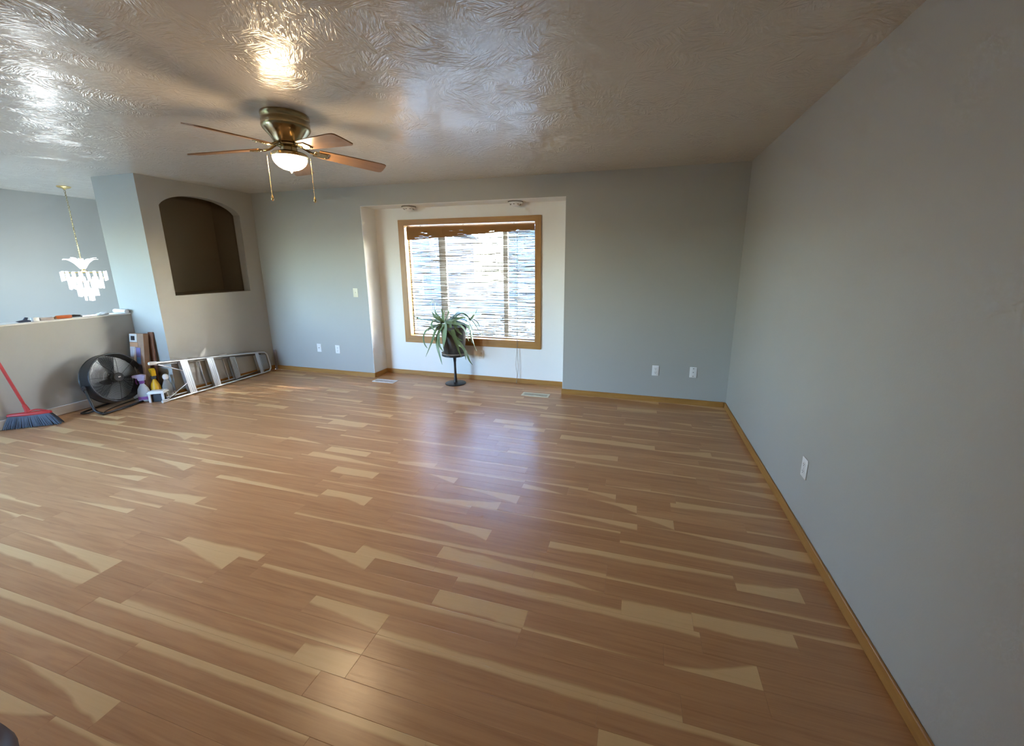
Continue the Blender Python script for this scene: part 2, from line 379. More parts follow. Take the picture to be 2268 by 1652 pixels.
struct('wall_foyer', MB().box(XFAR-.12, XFAR, YR-.12, .394, -1.5, H), M_WALL, 'pale greenish entry wall behind the chandelier')
struct('wall_foyer_front', MB().box(XFAR, XF, .274, .394, -1.5, H), M_WALL, 'entry front wall hidden beyond the column')
DX0, DX1, DZ1 = -2.5, .1, 2.1
struct('wall_rear', MB().box(XFAR, DX0, YR-.12, YR, 0, H).box(DX1, W, YR-.12, YR, 0, H).box(DX0, DX1, YR-.12, YR, DZ1, H), M_WALL, 'greige wall behind the camera with a glass door')
struct('wall_light_blocker', MB().box(.55, .67, YR, -4.95, 0, H), M_WALL, 'added unseen wall stub keeping door light off the right wall')  # added stub, blocks part of the glass door's light to the right wall
dr = thing('door_1', 'white sliding glass door behind the camera', 'door', kind='structure')
for x0, x1 in ((DX0, -1.17), (-1.23, DX1)):
    fr = MB(); yy = YR-.08 if x0 < -2 else YR-.04
    fr.box(x0, x0+.06, yy-.03, yy, 0, DZ1).box(x1-.06, x1, yy-.03, yy, 0, DZ1).box(x0+.06, x1-.06, yy-.03, yy, 0, .09).box(x0+.06, x1-.06, yy-.03, yy, DZ1-.07, DZ1)
    f_ = fr.build('sash', M_VINYL, dr)
    MB().box(x0+.06, x1-.06, yy-.018, yy-.012, .09, DZ1-.07).build('pane', M_GLASS, f_)
# the niche wall, with its arched opening
nw = MB(); NY0, NY1, NZ0 = -1.112, -.205, 1.155; TH = .11
def arch(y):
    t = (y-NY0)/(NY1-NY0); s0, s1 = 2.150, 2.135
    return s0+(s1-s0)*t + .205*math.sqrt(max(0, 1-(2*t-1)**2*.93)) - .205*math.sqrt(.07)
ys = [NY0+(NY1-NY0)*i/32 for i in range(33)]
def q(a, b, c, d_): nw.add([a, b, c, d_], [(0,1,2,3)])
for dep in (0, TH):
    X = lambda y: nx(y)-dep
    q((X(YC),YC,0),(X(NY0),NY0,0),(X(NY0),NY0,H),(X(YC),YC,H)); q((X(NY1),NY1,0),(X(0),0,0),(X(0),0,H),(X(NY1),NY1,H))
    for a, b in zip(ys, ys[1:]):
        q((X(a),a,0),(X(b),b,0),(X(b),b,NZ0),(X(a),a,NZ0)); q((X(a),a,arch(a)),(X(b),b,arch(b)),(X(b),b,H),(X(a),a,H))
for a, b in zip(ys, ys[1:]):
    q((nx(a),a,arch(a)),(nx(a)-TH,a,arch(a)),(nx(b)-TH,b,arch(b)),(nx(b),b,arch(b)))
for y in (NY0, NY1): q((nx(y),y,NZ0),(nx(y)-TH,y,NZ0),(nx(y)-TH,y,arch(y)),(nx(y),y,arch(y)))
q((nx(NY0),NY0,NZ0),(nx(NY1),NY1,NZ0),(nx(NY1)-TH,NY1,NZ0),(nx(NY0)-TH,NY0,NZ0))
wn = struct('wall_niche', nw, M_WALL, 'greige wall with an arched niche beside the window')
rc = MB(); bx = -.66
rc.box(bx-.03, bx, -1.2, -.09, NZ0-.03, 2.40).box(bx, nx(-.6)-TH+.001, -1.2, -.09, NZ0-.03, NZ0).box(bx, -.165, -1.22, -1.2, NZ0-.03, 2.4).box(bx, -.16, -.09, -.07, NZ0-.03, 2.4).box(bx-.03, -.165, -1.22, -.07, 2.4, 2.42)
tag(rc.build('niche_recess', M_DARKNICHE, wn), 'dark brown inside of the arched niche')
struct('wall_column', MB().box(XF, nx(YC)-.002, YC, YC+.1, -1.5, H).box(XF, XF+.05, YC+.1, 0, -1.5, H), M_WALL, 'pale bluish end face of the niche column')
hwl = struct('wall_half', MB().box(XF, XW, -4.2, YC-.001, -1.5, HW-.018), M_WALL, 'greige half wall in front of the entry stairwell')
MB().bevel(XF-.006, XW+.006, -4.2, YC-.001, HW-.018, HW, .004).build('ledge_cap', M_VINYL, hwl)
# baseboards
def base(name, m, label, *b):
    mb = MB()
    for x in b: mb.bevel(*x, .003, 1)
    return struct(name, mb, m, label, 'baseboard')
t = .013
base('baseboard_back_left', M_OAKX, 'golden oak baseboard under the bluish wall left of the alcove', (nx(0)+.012, XA0+t, -t, 0, .001, HB))
base('baseboard_back_right', M_OAKX, 'golden oak baseboard under the grey wall right of the alcove', (XA1-t, W-t, -t, 0, .001, HB))
base('baseboard_alcove', M_OAKX, 'golden oak baseboard below the window inside the alcove', (XA0+lin+t, XA1-lin, DA-t, DA, .001, HB))
base('baseboard_alcove_side', M_OAKY, 'short dark oak baseboard on the alcove side wall', (XA0+lin, XA0+lin+t, 0, DA, .001, HB))
base('baseboard_right', M_OAKY, 'long golden oak baseboard along the right wall', (W-t, W, YR, -t, .001, HB))
nb = MB(); nb.add([(nx(YC),YC,.001),(nx(YC)+t,YC,.001),(nx(0)+t,-t,.001),(nx(0),-t,.001),(nx(YC),YC,HB),(nx(YC)+t,YC,HB),(nx(0)+t,-t,HB),(nx(0),-t,HB)],[(3,2,1,0),(4,5,6,7),(0,1,5,4),(1,2,6,5),(2,3,7,6),(3,0,4,7)])
struct('baseboard_niche', nb, M_OAKY, 'golden oak baseboard behind the folded ladder', 'baseboard')
base('baseboard_half_wall', M_RAWWOOD, 'pale unfinished baseboard along the half wall', (XW, XW+.016, -4.2, YC-.001, .006, .095))
base('baseboard_column', M_RAWWOOD, 'pale baseboard below the column face behind the bottles', (XW+.016, nx(YC), YC-t, YC-.001, .006, HB))

# window
win = thing('window_1', 'oak-cased picture window in three panes', 'window', kind='structure')
CX0, CX1, CZ0, CZ1 = 2.033, 3.934, .463, 2.06
def casing(poly, m):
    mb = MB(); n = len(poly)
    mb.add([(x, DA-.022, z) for x, z in poly]+[(x, DA, z) for x, z in poly], [tuple(range(n)), tuple(range(2*n-1, n-1, -1))]+[(i, i+n, (i+1) % n+n, (i+1) % n) for i in range(n)])
    mb.build('casing_board', m, win)
casing([(CX0,CZ1),(CX1,CZ1),(WX1,WZ1),(WX0,WZ1)], M_OAKX); casing([(CX0,CZ0),(CX1,CZ0),(WX1,WZ0),(WX0,WZ0)], M_OAKX)
casing([(CX0,CZ0),(CX0,CZ1),(WX0,WZ1),(WX0,WZ0)], M_OAKZ); casing([(CX1,CZ0),(CX1,CZ1),(WX1,WZ1),(WX1,WZ0)], M_OAKZ)
jm = MB(); jm.box(WX0-.001, WX0+.012, DA-.02, .394, WZ0, WZ1).box(WX1-.012, WX1+.001, DA-.02, .394, WZ0, WZ1).box(WX0, WX1, DA-.02, .394, WZ0-.001, WZ0+.012).box(WX0, WX1, DA-.02, .394, WZ1-.012, WZ1+.001)
jm.build('jamb_lining', M_OAKZ, win)
fr = MB(); y0, y1 = .345, .385; a, b, c, e = WX0+.012, WX1-.012, WZ0+.012, WZ1-.012
fr.box(a, a+.02, y0, y1, c, e).box(b-.02, b, y0, y1, c, e).box(a, b, y0, y1, c, c+.02).box(a, b, y0, y1, e-.01, e)
fo_ = fr.build('window_frame', M_VINYL, win)
for x0, x1 in ((2.55, 2.65), (3.43, 3.49)): MB().bevel(x0, x1, y0, y1, c+.03, e-.03, .004).build('mullion', M_VINYL, win)
for x0, x1 in ((a+.02, 2.55), (2.65, 3.43), (3.49, b-.02)): MB().box(x0, x1, .362, .368, c+.02, e-.01).build('pane', M_GLASS, win)
# outside
def ground_mat():
    m = mat('lawn', (.16, .2, .08), .9); n = noise(m, pos(m), 1.2, 5)
    L(m, mixc(m, n, (.30, .31, .25), (.46, .45, .40)), bsdf(m).inputs['Base Color']); return m
struct('ground', MB().box(-60, 60, -60, 60, -1.75, -1.55), ground_mat(), 'sunlit lawn outside the window', 'ground')

def house(name, label, x0, x1, y0, y1, zw, zr, col):
    h = thing(name, label, 'house'); zb = -1.55
    MB().box(x0, x1, y0, y1, zb, zw).build('wall', mat('siding', col, .8), h)
    r = MB(); e = .4; xm = (y0+y1)/2
    r.add([(x0-e,y0-e,zw-.1),(x1+e,y0-e,zw-.1),(x1+e,xm,zr),(x0-e,xm,zr),(x0-e,y1+e,zw-.1),(x1+e,y1+e,zw-.1),(x0-e,y0-e,zw),(x1+e,y0-e,zw),(x1+e,xm,zr+.1),(x0-e,xm,zr+.1),(x0-e,y1+e,zw),(x1+e,y1+e,zw)],
          [(0,1,2,3),(3,2,5,4),(9,8,7,6),(10,11,8,9),(0,6,7,1),(4,5,11,10),(0,3,9,6),(3,4,10,9),(1,7,8,2),(2,8,11,5)]).build('roof', mat('shingle_roof', (.45,.47,.50), .9), h)
    g = MB().box(x0+.6, x1-.6, y0-.05, y0, zb, zb+2.3).build('garage_door', mat('garage_door_paint', (.42,.44,.46), .6), h)
house('neighbour_house', 'blue-grey house seen faintly through the left window pane', -17.5, -9.7, 22, 30, 3.7, 4.8, (.20,.24,.30))
house('neighbour_house', 'blue-grey house seen faintly through the right window pane', -3.7, 4.5, 22, 30, 3.7, 4.8, (.21,.25,.30))

hg = MB(); random.seed(2); NXh, NZh = 90, 10; vs = []; fs = []  # added unseen hedge, cuts the low sky light entering the glass door
for j in range(NZh+1):
    for i in range(NXh+1): vs.append((-22+44*i/NXh+random.uniform(-.1,.1), -13+random.uniform(-.22,.22), -1.55+(3.0+random.uniform(-.2,.2))*j/NZh))
nh = len(vs); vs += [(x, y-1.4, z) for x, y, z in vs]
for j in range(NZh):
    for i in range(NXh):
        a_ = j*(NXh+1)+i; fs += [(a_, a_+1, a_+NXh+2, a_+NXh+1), (nh+a_+NXh+1, nh+a_+NXh+2, nh+a_+1, nh+a_)]
for i in range(NXh): a_ = NZh*(NXh+1)+i; fs.append((a_, a_+1, nh+a_+1, nh+a_))
tag(hg.add(vs, fs).build('sky_blocker_hedge', mat('blocker_green', (.035,.055,.025), .9)), 'added unseen dark green hedge blocking low sky light behind the house', 'hedge')
# ------------------------------------------------------------------ blind
random.seed(5)
bl = thing('bamboo_blind', 'woven bamboo roll-up blind hanging over the window', 'blind')
M_REED = translucent('reed', (.19, .16, .12), .5)
M_VAL = translucent('valance_reed', (.36, .20, .085), .25)
M_STRING = mat('blind_string', (.22, .17, .12), .8)
BX0, BX1 = WX0+.035, WX1-.022
rd = MB(); z = .592
while z < 1.945:
    x = BX0+random.uniform(-.006, .006)
    while x < BX1-.02:
        ln = random.choice((.15, .3, .5, .9))*random.uniform(.7, 1.3); e_ = min(x+ln, BX1+random.uniform(-.004, .006))
        dense = .90 if z > .9 else .94
        if random.random() < dense:
            h = random.choice((.0018, .0022, .0025, .0028)); dz = random.uniform(-.002, .002); dz2 = random.uniform(-.0025, .0025); yy = .300
            rd.add([(x,yy-.0015,z+dz-h),(e_,yy-.0015,z+dz2-h),(e_,yy+.0015,z+dz2-h),(x,yy+.0015,z+dz-h),(x,yy-.0015,z+dz+h),(e_,yy-.0015,z+dz2+h),(e_,yy+.0015,z+dz2+h),(x,yy+.0015,z+dz+h)],
                   [(3,2,1,0),(4,5,6,7),(0,1,5,4),(1,2,6,5),(2,3,7,6),(3,0,4,7)])
        x = e_+random.choice((0, 0, .004))
    z += .0058
o = rd.build('reeds', M_REED, bl); o['kind'] = 'stuff'
sg = MB(); x = BX0+.045
while x < BX1:
    sg.tube([(x, .2965, .585), (x+.002, .2965, 1.2), (x, .2965, 1.94)], .0011, 5); x += .128
o = sg.build('strings', M_STRING, bl); o['kind'] = 'stuff'
va = MB(); NR = 27
for i in range(NR):
    zt = 1.962-i*.0056
    fr_ = 1-(i/NR)
    # lower reeds are broken off towards the right, in ragged steps
    xe = BX1 if i < 9 else BX0+(BX1-BX0)*max(.07, (1-(i-9)/(NR-9))**1.0*random.uniform(.96, 1.03)+.04)
    xe = min(xe, BX1); xs = BX0-.008
    holes = []
    if i >= 8:
        for _ in range(2):
            if random.random() < .45:
                hx = random.uniform(BX0+.1, xe-.1) if xe > BX0+.3 else None
                if hx: holes.append((hx, hx+random.uniform(.02, .09)))
    segs = [(xs, xe)]
    for h0, h1 in sorted(holes):
        a0, a1 = segs.pop(); 
        if h0 > a0+.02 and h1 < a1-.02: segs += [(a0, h0), (h1, a1)]
        else: segs.append((a0, a1))
    for s0, s1 in segs: va.box(s0, s1, .284, .288, zt-.0031, zt+.0027)
va.build('valance', M_VAL, bl)
MB().bevel(BX0-.01, BX1+.008, .286, .318, 1.966, 1.976, .002).build('head_rail', M_VAL, bl)
MB().tube([(BX0, .30, .578), (BX1, .30, .572)], .008, 8).build('bottom_rail', wood('dark_bamboo', (.16,.09,.04), (.08,.045,.02), 0), bl)
for hx in (2.33, 2.93, 3.59): MB().tube([(hx, .288, 1.962), (hx+.003, .29, 1.992)], .003, 6).build('hook', M_STRING, bl)
cdm = mat('cord_fibre', (.30, .24, .17), .85); cx = 3.632
cd = MB(); cd.tube(smoothpath([(cx-.004,.286,1.95),(cx-.003,.262,.72),(cx,.243,.45),(cx-.012,.235,.25),(cx+.004,.232,.12),(cx-.005,.23,.045)]), .0021, 6)
cd.tube(smoothpath([(cx+.006,.286,1.95),(cx+.004,.262,.72),(cx+.004,.243,.45),(cx+.016,.235,.24),(cx+.009,.232,.11),(cx-.004,.23,.045)]), .0021, 6)
cdo = cd.build('pull_cord', cdm, bl)
MB().lathe([(.001,.0),(.006,.004),(.007,.02),(.003,.035),(.002,.05)], 10, (cx-.005,.23,.002)).build('tassel', cdm, cdo, 60)
MB().lathe([(.001,.0),(.006,.006),(.006,.03),(.002,.042)], 10, (cx,.262,.62)).build('cord_cleat', M_BLACKM, cdo, 60)

# ------------------------------------------------------------------ plant and stand
PS = (2.865, .041)
st = thing('plant_stand', 'black round pedestal plant stand in front of the window', 'plant stand', (*PS, 0))
MB().lathe([(0,0),(.128,0),(.132,.004),(.132,.009),(.125,.013),(.045,.019),(.0,.022)], 48).build('base', M_BLACK, st, 40)
MB().lathe([(.026,.015),(.023,.03),(.019,.07),(.015,.15),(.0135,.22),(.015,.28),(.021,.335),(.03,.36),(.036,.372)], 24).build('stem', M_BLACK, st, 40)
MB().lathe([(0,.37),(.150,.374),(.160,.380),(.160,.392),(.157,.396),(0,.396)], 48).build('top', M_BLACK, st, 40)
pl = thing('potted_aloe', 'spiky green aloe in a dark grey pot on the black stand', 'plant', (*PS, .396))
MB().lathe([(0,.0),(.148,.0),(.160,.010),(.163,.018),(.155,.020),(.146,.012),(0,.010)], 48).build('saucer', mat('clay_saucer', (.42,.38,.34), .6), pl, 40)
def pot_mat():
    m = mat('charcoal_pot', (.045,.043,.042), .5); n = noise(m, pos(m), 25, 4)
    L(m, mixc(m, n, (.03,.029,.028), (.085,.08,.075)), bsdf(m).inputs['Base Color']); return m
MB().lathe([(0,.012),(.125,.012),(.132,.02),(.150,.22),(.160,.315),(.170,.318),(.172,.352),(.165,.356),(.157,.352),(.154,.33),(0,.33)], 48).build('pot', pot_mat(), pl, 40)
MB().lathe([(.154,.325),(.10,.336),(.05,.338),(0,.34)], 24).build('soil', mat('potting_soil', (.05,.035,.025), .95), pl, 60)
LEAVES = [
 ([(2.758, -0.034, 0.808), (2.687, -0.048, 0.856), (2.641, -0.048, 0.911), (2.614, -0.039, 1.007), (2.637, -0.006, 1.085)], 0.034),
 ([(2.779, -0.057, 0.812), (2.731, -0.062, 0.851), (2.693, -0.061, 0.906), (2.672, -0.052, 0.977), (2.67, -0.034, 1.036)], 0.032),
 ([(2.767, -0.052, 0.802), (2.71, -0.094, 0.814), (2.647, -0.139, 0.838), (2.557, -0.197, 0.855), (2.503, -0.237, 0.89), (2.475, -0.265, 0.955)], 0.04),
 ([(2.787, -0.065, 0.797), (2.788, -0.061, 0.861), (2.794, -0.054, 0.917), (2.81, -0.042, 0.96)], 0.048),
 ([(2.749, -0.017, 0.805), (2.739, 0.008, 0.867), (2.729, 0.033, 0.921), (2.702, 0.049, 0.959)], 0.03),
 ([(2.815, -0.006, 0.806), (2.852, 0.051, 0.857), (2.904, 0.116, 0.917)], 0.042),
 ([(2.785, 0.001, 0.82), (2.797, 0.037, 0.881), (2.797, 0.067, 0.911), (2.769, 0.082, 0.958)], 0.024),
 ([(2.785, -0.088, 0.792), (2.742, -0.125, 0.771), (2.677, -0.172, 0.743), (2.627, -0.211, 0.716), (2.602, -0.239, 0.639), (2.619, -0.245, 0.56), (2.651, -0.244, 0.509)], 0.044),
 ([(2.792, -0.085, 0.783), (2.746, -0.134, 0.749), (2.719, -0.174, 0.681), (2.707, -0.208, 0.606), (2.687, -0.244, 0.531), (2.647, -0.291, 0.413)], 0.042),
 ([(2.792, -0.085, 0.783), (2.767, -0.128, 0.708), (2.752, -0.167, 0.633), (2.76, -0.194, 0.549), (2.788, -0.212, 0.449), (2.827, -0.224, 0.311)], 0.044),
 ([(2.825, -0.113, 0.797), (2.837, -0.135, 0.728), (2.842, -0.16, 0.652), (2.848, -0.185, 0.593), (2.846, -0.214, 0.518)], 0.05),
 ([(2.868, -0.092, 0.82), (2.885, -0.106, 0.742), (2.922, -0.109, 0.671), (2.985, -0.1, 0.616), (3.05, -0.091, 0.593)], 0.046),
 ([(2.857, -0.052, 0.822), (2.923, -0.026, 0.813), (2.982, -0.003, 0.795), (3.048, 0.023, 0.761), (3.091, 0.039, 0.695), (3.112, 0.043, 0.596), (3.141, 0.051, 0.497), (3.164, 0.056, 0.442)], 0.044),
 ([(2.852, 0.012, 0.821), (2.911, 0.042, 0.876), (2.97, 0.071, 0.908), (3.026, 0.099, 0.873), (3.09, 0.131, 0.805), (3.139, 0.155, 0.72), (3.167, 0.169, 0.644), (3.184, 0.177, 0.576)], 0.042),
 ([(3.029, 0.167, 0.806), (3.057, 0.211, 0.852), (3.077, 0.245, 0.89), (3.114, 0.245, 0.965)], 0.018),
 ([(2.933, -0.082, 0.821), (2.961, -0.09, 0.759), (2.995, -0.095, 0.705), (3.045, -0.093, 0.666)], 0.034),
 ([(2.929, -0.117, 0.729), (2.954, -0.124, 0.643), (3.001, -0.12, 0.556), (3.063, -0.109, 0.492), (3.091, -0.115, 0.364)], 0.036),
 ([(2.975, -0.116, 0.602), (3.032, -0.096, 0.528), (3.082, -0.08, 0.438), (3.115, -0.072, 0.347), (3.155, -0.06, 0.289)], 0.034),
 ([(2.938, -0.124, 0.667), (2.972, -0.129, 0.588), (3.005, -0.135, 0.494), (3.042, -0.139, 0.395)], 0.03),
 ([(3.018, 0.095, 0.824), (3.065, 0.103, 0.767), (3.097, 0.104, 0.685), (3.107, 0.095, 0.595)], 0.03),
 ([(2.81, -0.12, 0.773), (2.774, -0.16, 0.698), (2.777, -0.182, 0.613), (2.793, -0.196, 0.535), (2.835, -0.197, 0.473)], 0.034),
 ([(2.775, -0.116, 0.819), (2.72, -0.159, 0.84), (2.695, -0.189, 0.803), (2.71, -0.198, 0.749), (2.743, -0.198, 0.71)], 0.034),
 ([(2.866, 0.019, 0.829), (2.922, 0.058, 0.899), (2.983, 0.1, 0.905), (3.035, 0.137, 0.852), (3.059, 0.16, 0.792)], 0.05),
 ([(2.877, -0.02, 0.826), (2.947, 0.019, 0.848), (3.017, 0.057, 0.821), (3.072, 0.088, 0.786)], 0.05),
 ([(2.878, -0.042, 0.813), (2.939, -0.02, 0.837), (3.014, 0.008, 0.86), (3.06, 0.022, 0.835), (3.089, 0.028, 0.754), (3.097, 0.022, 0.649)], 0.04),
 ([(2.821, -0.037, 0.794), (2.789, -0.042, 0.81), (2.727, -0.061, 0.802), (2.666, -0.08, 0.811)], 0.05),
 ([(2.783, -0.067, 0.781), (2.718, -0.114, 0.761), (2.668, -0.154, 0.765), (2.621, -0.192, 0.72)], 0.046),
 ([(2.849, -0.123, 0.815), (2.908, -0.103, 0.807), (2.988, -0.072, 0.789), (3.046, -0.052, 0.74), (3.082, -0.043, 0.659), (3.105, -0.041, 0.579)], 0.036),
 ([(2.756, -0.035, 0.758), (2.679, -0.066, 0.694), (2.652, -0.073, 0.628), (2.656, -0.063, 0.56)], 0.04),
 ([(3.015, 0.16, 0.832), (3.086, 0.203, 0.812), (3.126, 0.231, 0.751), (3.126, 0.238, 0.69)], 0.026),
 ([(3.045, 0.108, 0.749), (3.063, 0.117, 0.631), (3.068, 0.12, 0.546), (3.09, 0.13, 0.52)], 0.03),
 ([(2.871, 0.066, 0.839), (2.903, 0.097, 0.878), (2.883, 0.102, 0.909), (2.863, 0.107, 0.921)], 0.034),
]

def leaf_mat():
    m = mat('aloe_leaf', (.11,.19,.07), .42, spec=.5); p = pos(m); n = noise(m, p, 9, 3); n2 = noise(m, p, 60, 2)
    c = mixc(m, n, (.075,.15,.055), (.20,.29,.13)); L(m, mixc(m, math_(m,'MULTIPLY',n2,.4), c, (.22,.30,.20)), bsdf(m).inputs['Base Color'])
    bsdf(m).inputs['Subsurface Weight'].default_value = .0; return m
M_LEAF = leaf_mat()
for pts, wd in LEAVES:
    P = smoothpath([Vector(p)-Vector((*PS, .396)) for p in pts], 5); n = len(P)
    mb = MB(); vs, fs = [], []; prev = None
    for i, p in enumerate(P):
        tt = i/(n-1); tg = (P[min(i+1, n-1)]-P[max(i-1, 0)]).normalized()
        out = Vector((p.x, p.y, .25)); 
        nrm = (out - tg*out.dot(tg)); nrm = nrm.normalized() if nrm.length > 1e-4 else Vector((0,0,1))
        if prev is not None and nrm.dot(prev) < 0: nrm = -nrm
        prev = nrm; sd = tg.cross(nrm).normalized()
        hw = wd*.66*(1-tt**2.0)**.9*(1.0 if tt > .06 else .85)+.0012; th = hw*.42+.001
        tooth = 1+(.10 if i % 2 else 0)
        vs += [p+sd*hw*tooth+nrm*th*.5, p+sd*hw*.5-nrm*th*.35, p-nrm*th*.75, p-sd*hw*.5-nrm*th*.35, p-sd*hw*tooth+nrm*th*.5, p+nrm*th*.1]
    for i in range(n-1):
        for k in range(6):
            l = (k+1) % 6; fs.append((i*6+k, i*6+l, (i+1)*6+l, (i+1)*6+k))
    fs.append(tuple(range(6))); fs.append(tuple((n-1)*6+k for k in range(6)))
    mb.add(vs, fs).build('leaf', M_LEAF, pl, 50)

# ------------------------------------------------------------------ ceiling fan
FX, FY = 2.832, -2.15
fan = thing('ceiling_fan', 'antique brass ceiling fan with five wooden blades and lit glass bowl', 'ceiling fan', (FX, FY, H))
MB().lathe([(0,0),(.138,0),(.140,-.006),(.140,-.022),(.136,-.028),(.136,-.040),(.139,-.046),(.139,-.062),(.141,-.068),(.141,-.078),(.135,-.092),(.115,-.115),(.098,-.135),(.088,-.152),(.082,-.165),(.078,-.170),(0,-.172)], 64).build('motor_housing', M_BRASS, fan, 35)
MB().lathe([(0,-.168),(.066,-.170),(.070,-.176),(.070,-.186),(.058,-.190),(.050,-.196),(.050,-.215),(.064,-.222),(.095,-.228),(.106,-.236),(.108,-.248),(.104,-.254),(0,-.254)], 64).build('light_fitter', M_BRASS, fan, 35)
M_BOWL = mat('lit_frosted_glass', (.9,.88,.82), .3, emit=FAN_COL, es=FAN_GLOW)
MB().lathe([(.0,-.252),(.099,-.252),(.100,-.262),(.096,-.278),(.086,-.295),(.068,-.312),(.045,-.324),(.02,-.331),(0,-.333)], 48).build('glass_bowl', M_BOWL, fan, 50)
MB().lathe([(0,-.331),(.010,-.333),(.007,-.341),(.004,-.348),(0,-.352)], 16).build('finial', mat('frosted_finial', (.8,.8,.78), .3), fan, 50)
blade_poly = [(0,-.050),(.05,-.056),(.20,-.063),(.40,-.069),(.424,-.066),(.437,-.055),(.440,-.02),(.440,.03),(.436,.058),(.422,.068),(.40,.070),(.20,.063),(.05,.056),(0,.050)]
for i in range(5):
    ang = math.radians(54+72*i)
    m_ = R(ang, 'Z') @ T(.175, 0, -.205) @ R(math.radians(4.5), 'Y') @ R(math.radians(-12), 'X')
    mb = MB(); mb.prism(blade_poly, -.003, .003)
    b_ = mb.build('blade', M_BLADE, fan); b_.matrix_local = m_
    ir = MB(); ir.tube(smoothpath([(-.115,0,.025),(-.08,0,.012),(-.05,0,-.002),(-.01,0,-.007)]), [.010,.009,.008,.008,.008,.008,.008,.008,.008,.008,.008,.008,.008,.008,.008,.008,.008,.008,.008][:19], 8)
    ir.bevel(-.03, .06, -.034, .034, -.0095, -.0035, .002, 1)
    for sx, sy in ((.045, .022), (.045, -.022), (.01, 0)): ir.lathe([(0,-.0125),(.005,-.011),(.006,-.009)], 10, (sx, sy, 0))
    ir.build('blade_bracket', M_BRASS, b_, 40)
for dx, dy, zl in ((-.092, -.088, 1.915), (.085, .084, 1.92)):
    ch = MB(); zz = H-.246; k = 0
    ch.tube([(dx, dy, -.246), (dx, dy, zl+.035-H)], .0013, 6)
    zc = -.25
    while zc > zl+.035-H: ch.lathe([(0,-.0017),(.0017,0),(0,.0017)], 6, (dx, dy, zc)); zc -= .009
    co = ch.build('pull_chain', M_GOLD, fan, 40)
    MB().lathe([(0,0),(.006,.003),(.0085,.012),(.007,.026),(.003,.036),(.0015,.042)], 14, (dx, dy, zl-H-.005)).build('pull_knob', M_GOLD, co, 50)

# ------------------------------------------------------------------ chandelier
CH = (-1.735, -1.03)
ch = thing('chandelier', 'lit tiered crystal chandelier on a long chain over the entry', 'chandelier', (*CH, 0))
MB().lathe([(0,H),(.062,H),(.064,H-.006),(.055,H-.016),(.02,H-.026),(.008,H-.04),(0,H-.042)], 32).build('ceiling_canopy', M_GOLD, ch, 40)
cm = MB(); zc = H-.045; k = 0
while zc > 1.60:
    a = k % 2
    pts = [((.008*math.cos(t_) if a else 0), (0 if a else .008*math.cos(t_)), zc-.015+.017*math.sin(t_)) for t_ in [2*math.pi*j/12 for j in range(12)]]
    cm.tube(pts, .0019, 6, closed=True); zc -= .029; k += 1
cm.tube(smoothpath([(0,.004,H-.04),(.008,.0,2.2),(-.008,.004,1.95),(.006,0,1.75),(0,0,1.58)]), .0022, 5)
cm.build('chain', M_BRASS, ch, 50)
MB().lathe([(.0,1.60),(.012,1.59),(.02,1.56),(.012,1.5),(.018,1.44),(.05,1.42),(.05,1.41),(0,1.405)], 20).build('stem', M_GOLD, ch, 40)
fr = MB()
for rr, zz in ((.195,1.41),(.145,1.30),(.085,1.20)): fr.tube([(rr*math.cos(2*math.pi*j/40), rr*math.sin(2*math.pi*j/40), zz) for j in range(40)], .005, 6, closed=True)
for j in range(6):
    a = math.pi*j/3; c_, s_ = math.cos(a), math.sin(a)
    fr.tube([(.02*c_,.02*s_,1.415),(.195*c_,.195*s_,1.41)], .004, 6); fr.tube([(.195*c_,.195*s_,1.41),(.145*c_,.145*s_,1.30),(.085*c_,.085*s_,1.20)], .003, 6)
fr.build('ring_frame', M_GOLD, ch, 50)
M_CRY = translucent('self_glowing_crystal', (.92,.95,.97), .6, .55, (.88,.96,1.0), CRYSTAL_GLOW)  # crystals emit a low glow of their own, standing in for bulb light
def crystal_mesh(w_, t_, l_):
    mb = MB(); mb.prism([(-w_/2,-t_/2),(0,-t_),(w_/2,-t_/2),(w_/2,t_/2),(0,t_),(-w_/2,t_/2)], -l_, 0); return mb.mesh('crystal_prism', M_CRY)
tiers = [(.200,1.425,.115,20,.030), (.150,1.315,.105,16,.028), (.090,1.215,.10,10,.026), (.042,1.155,.10,5,.022)]
for rr, zz, ll, n, ww in tiers:
    me = crystal_mesh(ww*.95, .005, ll)
    for j in range(n):
        a = 2*math.pi*j/n; o = bpy.data.objects.new('crystal_prism', me); COL.objects.link(o); o.parent = ch
        o.location = (rr*math.cos(a), rr*math.sin(a), zz+random.uniform(-.006, .006)); o.rotation_euler = (0, random.uniform(-.06,.06), a+math.pi/2)
pm = MB(); P = smoothpath([(.02,0,0),(.06,0,.075),(.11,0,.12),(.155,0,.125)], 4); vs, fs = [], []
for i, p in enumerate(P):
    wv = .022*math.sin(math.pi*(.18+.72*i/(len(P)-1))); vs += [p+Vector((0,wv,0)), p+Vector((0,-wv,0)), p+Vector((-.004,-wv,.004)), p+Vector((-.004,wv,.004))]
for i in range(len(P)-1):
    for k in range(4): l = (k+1) % 4; fs.append((i*4+k, i*4+l, (i+1)*4+l, (i+1)*4+k))
fs += [(3,2,1,0), tuple((len(P)-1)*4+k for k in range(4))]
pmesh = pm.add(vs, fs).mesh('crystal_plume', M_CRY)
for j in range(10):
    o = bpy.data.objects.new('crystal_plume', pmesh); COL.objects.link(o); o.parent = ch; o.location = (0,0,1.455); o.rotation_euler = (0, random.uniform(-.15,.1), 2*math.pi*j/10+.2)
